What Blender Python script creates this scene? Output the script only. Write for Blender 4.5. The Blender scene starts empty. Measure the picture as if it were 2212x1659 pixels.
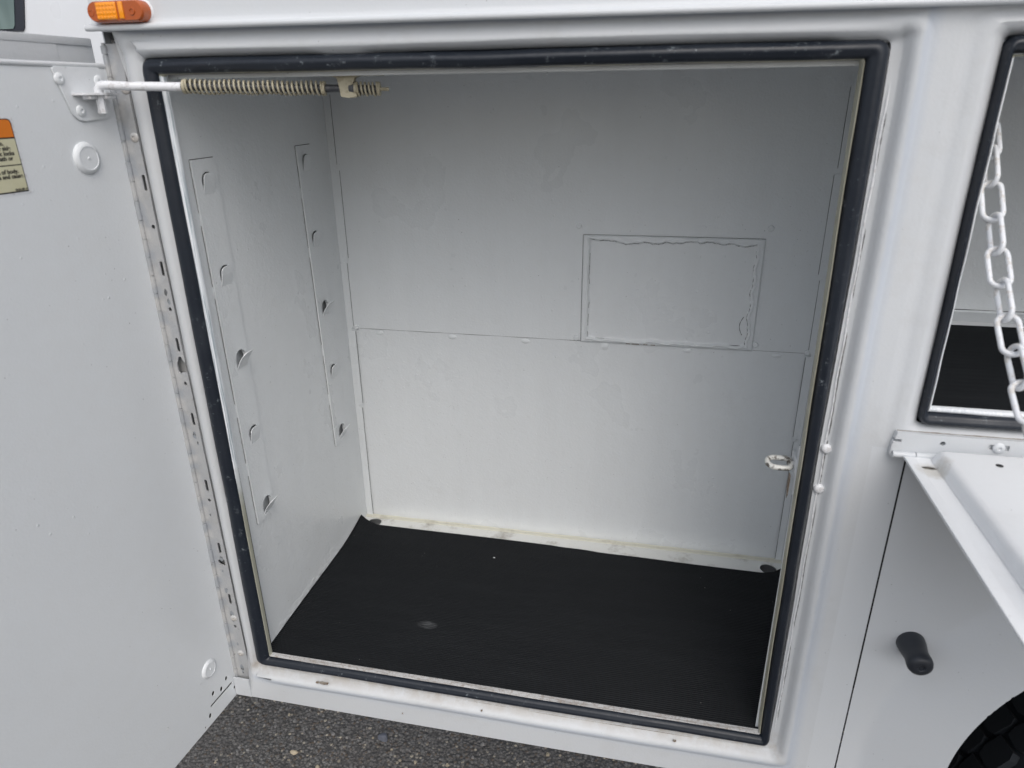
import bpy, bmesh, math, random
import numpy as np
from mathutils import Vector, Matrix
random.seed(4); RNG = np.random.default_rng(4)
S = bpy.context.scene
COL = S.collection
R = math.radians

# ------------------------------------------------------------------ camera
cam_d = bpy.data.cameras.new('camera'); cam = bpy.data.objects.new('camera', cam_d); COL.objects.link(cam)
yaw, pit, rol = -0.2145, 0.3904, -0.0128
d = Vector((math.sin(yaw)*math.cos(pit), math.cos(yaw)*math.cos(pit), -math.sin(pit)))
rt = Vector((math.cos(yaw), -math.sin(yaw), 0)); up = rt.cross(d)
rt2 = rt*math.cos(rol)+up*math.sin(rol); up2 = -rt*math.sin(rol)+up*math.cos(rol)
cam.matrix_world = Matrix(((rt2.x, up2.x, -d.x, .6488), (rt2.y, up2.y, -d.y, -.8409), (rt2.z, up2.z, -d.z, .9187), (0, 0, 0, 1)))
cam_d.sensor_width = 36; cam_d.lens = 36*1509.26/2212
cam_d.clip_start = .02; cam_d.clip_end = 500
cam_d.dof.use_dof = True; cam_d.dof.focus_distance = 1.3; cam_d.dof.aperture_fstop = 6
S.camera = cam

# ------------------------------------------------------------------ light
SUN_EL, SUN_AZ = R(50), R(158)      # azimuth measured clockwise from +y
w = bpy.data.worlds.new('World'); S.world = w; w.use_nodes = True
nt = w.node_tree; bg = nt.nodes['Background']
sky = nt.nodes.new('ShaderNodeTexSky'); sky.sky_type = 'NISHITA'; sky.sun_disc = False
sky.sun_elevation = SUN_EL; sky.sun_rotation = SUN_AZ; sky.air_density = 1.0; sky.dust_density = 4.0; sky.ozone_density = 1.0
hs = nt.nodes.new('ShaderNodeHueSaturation'); hs.inputs['Saturation'].default_value = .55
nt.links.new(sky.outputs[0], hs.inputs['Color']); nt.links.new(hs.outputs[0], bg.inputs[0]); bg.inputs[1].default_value = .15
sl = bpy.data.lights.new('sun', 'SUN'); sun = bpy.data.objects.new('sun', sl); COL.objects.link(sun)
sl.energy = .7; sl.angle = R(70); sl.color = (.94, .985, 1)
sd = Vector((math.sin(SUN_AZ)*math.cos(SUN_EL), math.cos(SUN_AZ)*math.cos(SUN_EL), math.sin(SUN_EL)))
sun.rotation_euler = sd.to_track_quat('Z', 'Y').to_euler()
S.view_settings.view_transform = 'Standard'; S.view_settings.look = 'None'; S.view_settings.gamma = 1
S.view_settings.use_curve_mapping = False; S.view_settings.exposure = .15
S.render.engine = 'CYCLES'; S.cycles.max_bounces = 8; S.cycles.diffuse_bounces = 6

# ------------------------------------------------------------------ materials
class NT:
    def __init__(s, name):
        s.m = bpy.data.materials.new(name); s.m.use_nodes = True; s.t = s.m.node_tree
        s.b = s.t.nodes['Principled BSDF']; s.tc = s.t.nodes.new('ShaderNodeTexCoord').outputs['Object']
    def n(s, typ, **k):
        o = s.t.nodes.new('ShaderNode'+typ)
        for a, v in k.items():
            if hasattr(o, a) and a not in o.inputs: setattr(o, a, v)
            else: o.inputs[a].default_value = v
        return o
    def l(s, a, b): s.t.links.new(a, b)
    def mapped(s, sc):
        mp = s.n('Mapping'); mp.inputs['Scale'].default_value = sc; s.l(s.tc, mp.inputs[0]); return mp.outputs[0]
    def noise(s, scale, detail=4, rough=.5, vec=None):
        o = s.n('TexNoise'); o.inputs['Scale'].default_value = scale; o.inputs['Detail'].default_value = detail
        o.inputs['Roughness'].default_value = rough; s.l(vec or s.tc, o.inputs['Vector']); return o.outputs['Fac']
    def vor(s, scale, feature='F1', rnd=1, out='Distance', vec=None):
        o = s.n('TexVoronoi'); o.feature = feature; o.inputs['Scale'].default_value = scale; o.inputs['Randomness'].default_value = rnd
        s.l(vec or s.tc, o.inputs['Vector']); return o.outputs[out]
    def ramp(s, f, a, b, c0=0., c1=1.):
        o = s.n('MapRange'); o.clamp = True
        for i, v in enumerate((a, b, c0, c1)): o.inputs[i+1].default_value = v
        s.l(f, o.inputs[0]); return o.outputs[0]
    def math(s, op, a, b=None):
        o = s.n('Math'); o.operation = op
        for i, v in enumerate((a, b)):
            if v is None: continue
            if isinstance(v, (int, float)): o.inputs[i].default_value = v
            else: s.l(v, o.inputs[i])
        return o.outputs[0]
    def mix(s, f, a, b):
        o = s.n('Mix'); o.data_type = 'RGBA'
        if isinstance(f, (int, float)): o.inputs[0].default_value = f
        else: s.l(f, o.inputs[0])
        for i, v in ((6, a), (7, b)):
            if isinstance(v, tuple): o.inputs[i].default_value = (*v, 1)
            else: s.l(v, o.inputs[i])
        return o.outputs[2]
    def base(s, c):
        if isinstance(c, tuple): s.b.inputs['Base Color'].default_value = (*c, 1)
        else: s.l(c, s.b.inputs['Base Color'])
    def set(s, **k):
        for a, v in k.items():
            i = s.b.inputs[a.replace('_', ' ')]
            if isinstance(v, (int, float, tuple)): i.default_value = v
            else: s.l(v, i)
    def bump(s, h, dist, strength=1., prev=None):
        o = s.n('Bump'); o.inputs['Distance'].default_value = dist; o.inputs['Strength'].default_value = strength
        s.l(h, o.inputs['Height'])
        if prev: s.l(prev, o.inputs['Normal'])
        s.l(o.outputs[0], s.b.inputs['Normal']); return o.outputs[0]

WHITE = (.70, .715, .73)
def paint(name, col=WHITE, rough=.42, peel=.00022, specks=.0, dirt=.0, dirtcol=(.30, .26, .20), tint=.06, chip=.0, shade_grime=False, wavy=False, stain=None, streak=0., nib=0.):
    m = NT(name)
    big = m.noise(2.3, 3, .5); sm = m.noise(45, 3, .6)
    c = m.mix(m.math('MULTIPLY', m.ramp(big, .3, .7), tint*2), col, tuple(x*.86 for x in col))
    c = m.mix(m.math('MULTIPLY', m.ramp(sm, .35, .7), tint), c, (.62, .60, .55))
    if dirt:
        dn = m.noise(16, 7, .68); f = m.ramp(dn, .52, .75)
        c = m.mix(m.math('MULTIPLY', f, dirt), c, dirtcol)
    if streak:
        sv = m.ramp(m.noise(1, 4, .6, m.mapped((26, 26, 3))), .40, .75); c = m.mix(m.math('MULTIPLY', sv, streak), c, (.50, .52, .53))
        sd = m.ramp(m.noise(6.5, 6, .72), .60, .72); c = m.mix(m.math('MULTIPLY', sd, streak), c, (.40, .39, .37))
    nb_ = None
    if nib:
        nb_ = m.math('MULTIPLY', m.ramp(m.vor(15), .030, .018), m.ramp(m.noise(4, 2), .40, .46)); c = m.mix(m.math('MULTIPLY', nb_, nib), c, (.95, .96, .97))
    if shade_grime:      # bluish shade of the frame's hump painted as a band around the opening, grime beside the seal
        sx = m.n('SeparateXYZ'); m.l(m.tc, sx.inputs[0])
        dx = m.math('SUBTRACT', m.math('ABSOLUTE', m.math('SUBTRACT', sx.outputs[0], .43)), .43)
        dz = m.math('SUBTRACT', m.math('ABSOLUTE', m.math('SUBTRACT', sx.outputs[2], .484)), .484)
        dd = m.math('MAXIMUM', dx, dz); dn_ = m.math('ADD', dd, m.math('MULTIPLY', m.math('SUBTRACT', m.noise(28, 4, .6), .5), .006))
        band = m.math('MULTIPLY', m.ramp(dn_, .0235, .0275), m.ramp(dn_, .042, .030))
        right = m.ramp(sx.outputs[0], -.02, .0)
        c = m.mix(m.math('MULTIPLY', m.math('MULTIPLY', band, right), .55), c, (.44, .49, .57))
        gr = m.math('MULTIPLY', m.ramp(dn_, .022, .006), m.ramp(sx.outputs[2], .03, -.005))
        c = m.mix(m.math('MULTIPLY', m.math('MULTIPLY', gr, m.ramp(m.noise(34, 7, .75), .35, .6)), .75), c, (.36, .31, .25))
    if wavy:  # light and dark bands paint the knuckles' reflections into the leaf colour
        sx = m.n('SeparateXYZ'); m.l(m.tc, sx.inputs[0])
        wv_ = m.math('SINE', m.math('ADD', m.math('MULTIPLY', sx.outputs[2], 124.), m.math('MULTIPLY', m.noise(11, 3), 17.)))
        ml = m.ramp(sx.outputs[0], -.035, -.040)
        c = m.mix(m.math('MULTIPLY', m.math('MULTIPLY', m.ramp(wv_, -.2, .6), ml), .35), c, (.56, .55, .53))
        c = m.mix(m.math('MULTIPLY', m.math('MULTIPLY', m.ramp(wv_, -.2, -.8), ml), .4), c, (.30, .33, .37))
    if stain:
        for (px_, py_, rx_, ry_, am_, sc_) in stain:
            sx = m.n('SeparateXYZ'); m.l(m.tc, sx.inputs[0])
            ex = m.math('POWER', m.math('DIVIDE', m.math('SUBTRACT', sx.outputs[0], px_), rx_), 2.); ey = m.math('POWER', m.math('DIVIDE', m.math('SUBTRACT', sx.outputs[1], py_), ry_), 2.)
            q_ = m.math('ADD', m.math('ADD', ex, ey), m.math('MULTIPLY', m.math('SUBTRACT', m.noise(170, 5, .7), .5), 1.6))
            c = m.mix(m.math('MULTIPLY', m.ramp(q_, 1.1, .1), am_), c, sc_)
    # stray dark dust specks
    if specks >= 1:
        s2 = m.vor(110, rnd=1); k2 = m.ramp(m.noise(3.5, 3), .46, .64)
        c = m.mix(m.math('MULTIPLY', m.math('MULTIPLY', m.ramp(s2, .09, .05), k2), .55), c, (.16, .16, .155))
    sp = m.vor(70, rnd=1); k = m.ramp(m.noise(9, 2), .45, .6)
    c = m.mix(m.math('MULTIPLY', m.math('MULTIPLY', m.ramp(sp, .055, .03), k), .6+specks*.3), c, (.08, .075, .07))
    if chip:
        cn = m.noise(60, 6, .7); f = m.ramp(cn, .66, .68)
        c = m.mix(m.math('MULTIPLY', f, chip), c, (.16, .15, .14))
    m.base(c)
    m.set(Roughness=m.ramp(m.noise(8, 4), .3, .7, rough-.06, rough+.08))
    p = m.bump(m.noise(260, 2, .5), peel, .8)
    if specks >= 1: p = m.bump(m.noise(95, 3, .6), .0007, .7, p)
    if specks:
        bl = m.ramp(m.vor(48), .11, .02); msk = m.ramp(m.noise(5, 3), .42, .62)
        p = m.bump(m.math('MULTIPLY', bl, msk), .0008*specks, 1, p)
    if nb_ is not None: p = m.bump(nb_, .0012, 1, p)
    m.bump(m.noise(5, 2), .0022, .5, p)
    return m.m
M = {}
M['body'] = paint('white_body_paint', (.60, .622, .645))
M['jamb'] = paint('worn_jamb_paint', (.575, .595, .615), .4, .0003, dirt=.12, tint=.06, shade_grime=True)
M['sill'] = paint('dirty_sill_paint', (.70, .71, .71), .42, .0004, dirt=.8, dirtcol=(.26, .2, .13), tint=.14)
M['inner'] = paint('interior_sprayed_paint', (.71, .735, .75), .31, .0006, specks=1.0, streak=.10)
M['floor'] = paint('dirty_floor_paint', (.70, .71, .69), .5, .0003, specks=1., dirt=.85, dirtcol=(.2, .17, .13), tint=.1)
M['doorp'] = paint('door_inner_paint', (.74, .765, .785), .38, .00026, specks=.8, nib=.7)
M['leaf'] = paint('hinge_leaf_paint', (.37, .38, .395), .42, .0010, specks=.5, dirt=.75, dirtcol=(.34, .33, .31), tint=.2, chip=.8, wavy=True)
M['hatch'] = paint('hatch_panel_paint', (.80, .815, .83), .36, .00015, dirt=.08, tint=.04, stain=[(.967, -.060, .018, .020, .5, (.42, .38, .30)), (.9665, -.0525, .0085, .0045, .85, (.07, .06, .05))])
M['cab'] = paint('cab_paint', (.74, .76, .79), .3, .0001)
def rubber():
    m = NT('black_seal_rubber')
    v = m.mapped((60, 60, 60))
    sc = m.ramp(m.noise(75, 8, .8), .585, .65); st = m.ramp(m.noise(9, 2), .45, .6)
    c = m.mix(m.math('MULTIPLY', m.math('MULTIPLY', sc, st), .5), (.009, .013, .021), (.42, .47, .5))
    c = m.mix(m.math('MULTIPLY', m.ramp(m.noise(14, 4, .6), .45, .8), .3), c, (.035, .042, .052)); m.base(c)
    m.set(Roughness=m.ramp(m.noise(20, 3), .3, .7, .3, .5)); m.set(Specular_IOR_Level=.45)
    m.bump(m.noise(150, 3), .0006, .6); return m.m
M['rubber'] = rubber()
def mat_rubber():
    m = NT('ribbed_mat_rubber')
    v = m.mapped((4, 30, 4)); dust = m.ramp(m.noise(1.2, 5, .6, v), .45, .75)
    c = m.mix(m.math('MULTIPLY', dust, .35), (.0035, .0045, .006), (.012, .014, .016))
    sx = m.n('SeparateXYZ'); m.l(m.tc, sx.inputs[0])       # one dusty scuff
    ex = m.math('POWER', m.math('DIVIDE', m.math('SUBTRACT', sx.outputs[0], .272), .018), 2.); ey = m.math('POWER', m.math('DIVIDE', m.math('SUBTRACT', sx.outputs[1], .127), .010), 2.)
    c = m.mix(m.math('MULTIPLY', m.ramp(m.math('ADD', ex, ey), 1.3, .1), m.ramp(m.noise(1, 3, .6, m.mapped((60, 400, 60))), .35, .7)), c, (.10, .105, .11))
    sp = m.ramp(m.vor(42), .035, .018); k = m.ramp(m.noise(7, 2), .5, .6)
    c = m.mix(m.math('MULTIPLY', m.math('MULTIPLY', sp, k), .8), c, (.45, .44, .42)); m.base(c)
    m.set(Roughness=.5, Specular_IOR_Level=.24); m.bump(m.noise(400, 2), .0002, .5); return m.m
M['mat'] = mat_rubber()
def flange_mat(name, base, streak, rustamt, low=None):
    m = NT(name)
    v = m.mapped((400, 400, 12)) if rustamt < .2 else m.mapped((14, 300, 300))
    c = m.mix(m.ramp(m.noise(1, 5, .6, v), .45, .6), base, streak)
    if rustamt: c = m.mix(m.math('MULTIPLY', m.ramp(m.noise(220, 6, .75), .48, .62), rustamt), c, (.24, .19, .15))
    if low:
        sx = m.n('SeparateXYZ'); m.l(m.tc, sx.inputs[0]); c = m.mix(m.ramp(m.math('ADD', sx.outputs[2], m.math('MULTIPLY', m.noise(30, 3), .1)), .44, .36), c, low)
    m.base(c); m.set(Roughness=.5); m.bump(m.noise(300, 3), .0006, .7); return m.m
M['fl_white'] = flange_mat('streaky_white_flange', (.76, .79, .82), (.36, .42, .46), 0, (.33, .33, .27))
M['fl_cream'] = flange_mat('cream_flange', (.34, .33, .25), (.44, .43, .35), .12)
M['fl_rust'] = flange_mat('rusty_sill_flange', (.48, .48, .48), (.30, .29, .28), .7)
M['fl_clean'] = flange_mat('clean_white_flange', (.72, .74, .76), (.62, .65, .68), 0)
def metal_paint(name, col, chipc, amt, rough=.5):
    m = NT(name); c = m.mix(m.math('MULTIPLY', m.ramp(m.noise(110, 5, .65), .52, .58), amt), col, chipc)
    m.base(c); m.set(Roughness=rough); m.bump(m.noise(200, 4), .0005, .6); return m.m
M['cream'] = metal_paint('cream_spring_paint', (.44, .40, .29), (.22, .18, .11), .45)
M['rodwhite'] = metal_paint('rod_white_paint', (.74, .75, .77), (.45, .43, .42), .5, .35)
M['rodsteel'] = metal_paint('rod_dark_steel', (.045, .048, .055), (.12, .12, .12), .5, .45)
M['chain'] = metal_paint('chain_white_paint', (.72, .735, .76), (.42, .36, .28), .45, .35)
M['loop'] = metal_paint('chipped_striker_metal', (.60, .60, .57), (.07, .06, .05), .95, .35)
M['rust'] = metal_paint('rust_stain', (.17, .12, .08), (.36, .34, .30), .7, .7)
M['dark'] = metal_paint('dark_crevice', (.015, .016, .018), (.03, .03, .03), .5, .9)
M['greyline'] = metal_paint('grey_crack', (.10, .10, .10), (.22, .22, .22), .5, .9)
M['bare'] = metal_paint('peeled_bare_metal', (.26, .28, .30), (.08, .08, .08), .9, .5)
def plain(name, col, rough=.5, metal=0., **k):
    m = NT(name); m.base(m.mix(m.math('MULTIPLY', m.noise(60, 3), .3), col, tuple(x*.75 for x in col)))
    m.set(Roughness=rough, Metallic=metal, **k); return m.m
M['tyre'] = plain('tyre_rubber', (.010, .0135, .018), .85)
M['void'] = plain('underbody_black', (.012, .012, .013), .9)
M['orange'] = plain('label_orange', (.72, .20, .02), .4)
M['yellow'] = paint('label_cream_paper', (.60, .58, .40), .45, .0001, dirt=.35, dirtcol=(.45, .40, .22))
M['ink'] = plain('label_black_ink', (.02, .018, .02), .5)
M['amber'] = plain('amber_lens', (.62, .15, .012), .12, 0, Transmission_Weight=.25, Coat_Weight=.6)
M['amber_hi'] = plain('amber_reflector', (.95, .33, .01), .15, 0, Coat_Weight=.6)
M['amber_dk'] = plain('amber_housing', (.42, .085, .01), .2, 0, Coat_Weight=.5)
M['glassframe'] = plain('window_black_frame', (.03, .033, .045), .3)
def glass():
    m = NT('tinted_cab_glass'); v = m.mapped((14, 14, 3))
    c = m.mix(m.ramp(m.noise(1.2, 2, .4, v), .4, .6), (.06, .10, .10), (.20, .27, .26)); m.base(c); m.set(Roughness=.06, Coat_Weight=.5); return m.m  # lighter streaks paint a reflection into the glass colour
M['glass'] = glass()
def asphalt():
    m = NT('worn_asphalt')
    c1 = m.vor(120, out='Color'); hsv = m.n('SeparateColor'); m.l(c1, hsv.inputs[0])
    d1 = m.vor(120); edge = m.ramp(d1, .35, .62)
    st = m.mix(hsv.outputs[0], (.085, .083, .080), (.25, .245, .235))
    st = m.mix(m.ramp(hsv.outputs[1], .93, .97), st, (.55, .49, .38))
    st = m.mix(m.ramp(hsv.outputs[2], .8, .9), st, (.12, .09, .065))
    c = m.mix(edge, st, (.062, .060, .058))
    c2 = m.vor(260, out='Color'); h2 = m.n('SeparateColor'); m.l(c2, h2.inputs[0])
    c = m.mix(m.ramp(h2.outputs[0], .72, .9), c, (.17, .16, .15))
    c = m.mix(m.math('MULTIPLY', m.ramp(m.noise(2.5, 5, .6), .35, .7), .4), c, (.15, .14, .13))
    m.base(c); m.set(Roughness=.85)
    p = m.bump(m.math('SUBTRACT', 1., d1), .006, .9); m.bump(m.vor(260), .002, .7, p); return m.m
M['asphalt'] = asphalt()

# ------------------------------------------------------------------ helpers
ROOTLOC = Vector((.5, .35, -.62))
def mesh_from(bm, name, mats, smooth=None):
    me = bpy.data.meshes.new(name)
    bmesh.ops.recalc_face_normals(bm, faces=bm.faces)
    bm.to_mesh(me); bm.free()
    for m in (mats if isinstance(mats, (list, tuple)) else [mats]): me.materials.append(m)
    if smooth is not None: smooth_by_angle(me, smooth)
    return me
def smooth_by_angle(me, ang):
    me.shade_smooth()
    bm = bmesh.new(); bm.from_mesh(me)
    for e in bm.edges:
        if len(e.link_faces) == 2: e.smooth = e.calc_face_angle(0) < ang
    bm.to_mesh(me); bm.free()
def obj(name, me, parent=None, loc=None, **props):
    o = bpy.data.objects.new(name, me); COL.objects.link(o)
    if parent is not None:
        o.parent = parent
        if parent.parent is None and loc is None: o.location = -ROOTLOC
        elif loc is not None: o.location = (Vector(loc)-ROOTLOC) if parent.parent is None else Vector(loc)
    elif loc is not None: o.location = loc
    for k, v in props.items(): o[k] = v
    return o
def dup(o, loc, rot=None, scale=None):
    c = o.copy(); COL.objects.link(c); c.parent = o.parent
    c.location = (Vector(loc)-ROOTLOC) if (o.parent and o.parent.parent is None) else Vector(loc)
    if rot is not None: c.rotation_euler = rot
    if scale is not None: c.scale = scale
    return c
def box(bm, a, b, mi=0, bev=0):
    r = bmesh.ops.create_cube(bm, size=1.)
    vs = r['verts']
    for v in vs: v.co = Vector([a[i]+(b[i]-a[i])*(v.co[i]+.5) for i in range(3)])
    fs = {f for v in vs for f in v.link_faces}
    for f in fs: f.material_index = mi
    if bev:
        es = {e for v in vs for e in v.link_edges}
        r = bmesh.ops.bevel(bm, geom=list(es), offset=bev, segments=3, profile=.5, affect='EDGES')
        for f in r['faces']: f.material_index = mi
def tube(bm, pts, rad, n=12, cap=True, mi=0):
    pts = [Vector(p) for p in pts]; rad = rad if isinstance(rad, (list, tuple)) else [rad]*len(pts)
    rings = []; ref = None
    for i, p in enumerate(pts):
        t = (pts[min(i+1, len(pts)-1)]-pts[max(i-1, 0)]).normalized()
        if ref is None: ref = t.orthogonal().normalized()
        ref = (ref-t*ref.dot(t)).normalized(); b = t.cross(ref)
        rings.append([bm.verts.new(p+(ref*math.cos(a)+b*math.sin(a))*rad[i]) for a in [2*math.pi*k/n for k in range(n)]])
    for a, b in zip(rings, rings[1:]):
        for k in range(n):
            f = bm.faces.new((a[k], a[(k+1) % n], b[(k+1) % n], b[k])); f.material_index = mi
    if cap:
        for r_ in (rings[0], rings[-1]): f = bm.faces.new(r_); f.material_index = mi
    return rings
def lathe(bm, prof, n=28, axis='-Y', o=(0, 0, 0), mi=0):
    # prof: (r, h); h grows along axis
    ax = {'-Y': lambda r, h, a: (r*math.cos(a), -h, r*math.sin(a)), 'X': lambda r, h, a: (h, r*math.cos(a), r*math.sin(a)), 'Z': lambda r, h, a: (r*math.cos(a), r*math.sin(a), h)}[axis]
    o = Vector(o); rings = [[bm.verts.new(o+Vector(ax(max(r, 1e-5), h, 2*math.pi*k/n))) for k in range(n)] for r, h in prof]
    for a, b in zip(rings, rings[1:]):
        for k in range(n): bm.faces.new((a[k], a[(k+1) % n], b[(k+1) % n], b[k])).material_index = mi
    bm.faces.new(rings[0]).material_index = mi; bm.faces.new(rings[-1]).material_index = mi
def extrude_poly(bm, pts, nrm, th, mi=0):
    # pts: 3D loop; extrude along nrm by th
    nrm = Vector(nrm)*th
    a = [bm.verts.new(Vector(p)) for p in pts]; b = [bm.verts.new(Vector(p)+nrm) for p in pts]
    bm.faces.new(a).material_index = mi; bm.faces.new(b[::-1]).material_index = mi
    for i in range(len(a)):
        j = (i+1) % len(a); bm.faces.new((a[i], a[j], b[j], b[i])).material_index = mi
def grid_mesh(name, P, mats, smooth=True):
    ny, nx = P.shape[:2]
    idx = np.arange(ny*nx).reshape(ny, nx)
    f = np.stack([idx[:-1, :-1], idx[:-1, 1:], idx[1:, 1:], idx[1:, :-1]], -1).reshape(-1, 4)
    me = bpy.data.meshes.new(name); me.from_pydata(P.reshape(-1, 3).tolist(), [], f.tolist())
    me.materials.append(mats)
    if smooth: me.shade_smooth()
    return me
def boolean(me, cutters):
    """cut a list of bmeshes (closed) from the mesh"""
    a = bpy.data.objects.new('work', me); COL.objects.link(a); tmp = [a]
    for bmc in cutters:
        mc = bpy.data.meshes.new('cut'); bmesh.ops.recalc_face_normals(bmc, faces=bmc.faces); bmc.to_mesh(mc); bmc.free()
        c = bpy.data.objects.new('cut', mc); COL.objects.link(c); tmp.append(c)
        md = a.modifiers.new('b', 'BOOLEAN'); md.object = c; md.operation = 'DIFFERENCE'; md.solver = 'EXACT'
    dg = bpy.context.evaluated_depsgraph_get(); out = bpy.data.meshes.new_from_object(a.evaluated_get(dg))
    for o in tmp: bpy.data.objects.remove(o)
    return out
def noise1(n, s, amp, seed=0):
    r = np.random.default_rng(seed); x = np.linspace(0, 1, n); y = np.zeros(n)
    for k in range(1, 7): y += r.normal()*np.sin(2*np.pi*(x*s*k*.5+r.random()))/k
    return y*amp
def rrect(x0, x1, z0, z1, r, m=30, nc=6):
    pts = []
    def side(a, b): return [(a[0]+(b[0]-a[0])*t, a[1]+(b[1]-a[1])*t) for t in np.linspace(0, 1, m, endpoint=False)]
    cs = [(x1-r, z0+r, -90), (x1-r, z1-r, 0), (x0+r, z1-r, 90), (x0+r, z0+r, 180)]
    starts = [(x0+r, z0), (x1, z0+r), (x1-r, z1), (x0, z1-r)]
    ends = [(x1-r, z0), (x1, z1-r), (x0+r, z1), (x0, z0+r)]
    for i in range(4):
        pts += side(starts[i], ends[i])
        cx, cz, a0 = cs[i]
        pts += [(cx+r*math.cos(R(a0+90*t)), cz+r*math.sin(R(a0+90*t))) for t in np.linspace(0, 1, nc, endpoint=False)]
    return pts
def ring_surface(bm, rings, mi=None, wob=0, seed=0):
    # rings: list of (x0,x1,z0,z1,r,y); mi(side)->material index
    V = []
    for k, (x0, x1, z0, z1, r, y) in enumerate(rings):
        p = rrect(x0, x1, z0, z1, r); n = len(p)
        wv = noise1(n, 14, wob, seed) if wob and 0 < k < len(rings)-1 else np.zeros(n)
        cx, cz = (x0+x1)/2, (z0+z1)/2
        V.append([bm.verts.new((a+wv[i]*np.sign(a-cx)*(abs(a-cx) > (x1-x0)*.49), y, b+wv[i]*np.sign(b-cz)*(abs(b-cz) > (z1-z0)*.49))) for i, (a, b) in enumerate(p)])
    n = len(V[0]); per = n//4
    for a, b in zip(V, V[1:]):
        for i in range(n):
            j = (i+1) % n; f = bm.faces.new((a[i], a[j], b[j], b[i]))
            if mi: f.material_index = mi(i//per)
def line_strip(bm, pts, wd, nrm, mi=0, lift=.0004):
    """thin ribbon of crack or dirt following pts"""
    nrm = Vector(nrm); prev = None
    for i, p in enumerate(pts):
        p = Vector(p); t = (Vector(pts[min(i+1, len(pts)-1)])-Vector(pts[max(i-1, 0)])).normalized(); s = nrm.cross(t).normalized()
        wdi = (wd[i] if isinstance(wd, (list, tuple)) else wd)/2
        a, b = bm.verts.new(p+s*wdi+nrm*lift), bm.verts.new(p-s*wdi+nrm*lift)
        if prev: bm.faces.new((prev[0], prev[1], b, a)).material_index = mi
        prev = (a, b)

def fbm_(t, seed, sc):
    r_ = np.random.default_rng(seed); y = 0
    for k in range(1, 9): y = y+r_.normal()*np.sin(t*sc*k+r_.random()*6.3)/k**.8
    return y*.5
W, H = .86, .968
# ------------------------------------------------------------------ ground
bm = bmesh.new(); bmesh.ops.create_grid(bm, x_segments=2, y_segments=2, size=150)
g = obj('ground', mesh_from(bm, 'ground', M['asphalt']), loc=(0, 0, -.62)); g['kind'] = 'structure'

# ------------------------------------------------------------------ truck root
truck = bpy.data.objects.new('service_truck', None); COL.objects.link(truck); truck.location = ROOTLOC
truck['label'] = 'white utility service truck with its side compartment door open and a lowered hatch beside it'
truck['category'] = 'truck'
T = truck

# ---- side panel around the two openings
FY = -.012
bm = bmesh.new()
def prof(x0, x1, z0, z1, l, r, b, t, bounds):
    rings = [(x0, x1, z0, z1, .007, .003)]
    for s, y in ((.0, .0), (.30, -.0004), (.36, -.0016), (.46, -.0070), (.56, -.0115), (.65, -.0137), (.76, -.0142), (.86, -.0138), (.94, -.0127), (1., FY), (1.04, FY)):
        rings.append((x0-l*s, x1+r*s, z0-b*s, z1+t*s, .007+.016*s, y if s < 1 else FY))
    rings.append((*bounds, .0005, FY)); return rings
r1 = prof(0, W, 0, H, .026, .033, .034, .024, (-.0275, .915, -.0752, .9985))
# the left side of the frame stays low: it dips back to the hinge leaf
ring_surface(bm, r1, wob=.0005, seed=3)
for v in bm.verts:
    if v.co.z > H+.0005:      # the header leans out towards the bottom, so it faces the sky a little
        q_ = min(max((.885-v.co.x)/.03, 0), 1)*min(max((v.co.x+.012)/.02, 0), 1)
        v.co.y += (float(np.interp(v.co.z, [H, H+.002, H+.005, H+.009, .9985], [0, -.004, -.0105, -.0125, -.0062]))-v.co.y)*q_
    if v.co.x < -.0005:
        v.co.x *= (.0193+.0067*max(v.co.z, 0))/.0275 if v.co.z < .985 else .94
        q_ = min(max((v.co.z+.055)/.05, 0), 1)*min(max((1.0-v.co.z)/.03, 0), 1); q_ = q_*q_*(3-2*q_)
        v.co.y += (-.0055*math.sin(math.pi*min(1, -v.co.x/(.0193+.0067*max(v.co.z, 0))))-v.co.y)*q_
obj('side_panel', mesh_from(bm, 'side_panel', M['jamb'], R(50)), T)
bm = bmesh.new()
XS = .9535
box(bm, (.915, FY, -.0752), (XS, FY+.0015, .5205)); box(bm, (-.049, FY-.0005, -.0755), (-.0188, FY+.0015, -.036))
# bottom return and end wall of the body
box(bm, (-.049, FY+.0015, -.0752), (XS, .46, -.0737)); box(bm, (-.0500, .001, -.0737), (-.0485, .52, 1.2)); box(bm, (-.0485, .47, -.0737), (1.8, .472, 1.2))
obj('outer_skin', mesh_from(bm, 'outer_skin', M['body']), T)
bm = bmesh.new()
X2, Z2 = .9605, .5508
rr = [(X2, 1.62, Z2, H, .006, .003)]
for s, y in ((0, 0), (.12, -.006), (.25, -.0115), (.4, -.0145), (.6, -.0112), (.8, -.0108), (.93, FY), (1, FY)):
    rr.append((X2-.0445*s, 1.62+.04*s, Z2-.028*s, H+.027*s, .006+.014*s, y))
rr.append((.915, 1.70, .5205, .9985, .0005, FY))
ring_surface(bm, rr, wob=.0004, seed=5)
obj('side_panel', mesh_from(bm, 'side_panel', M['jamb'], R(50)), T)
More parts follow.
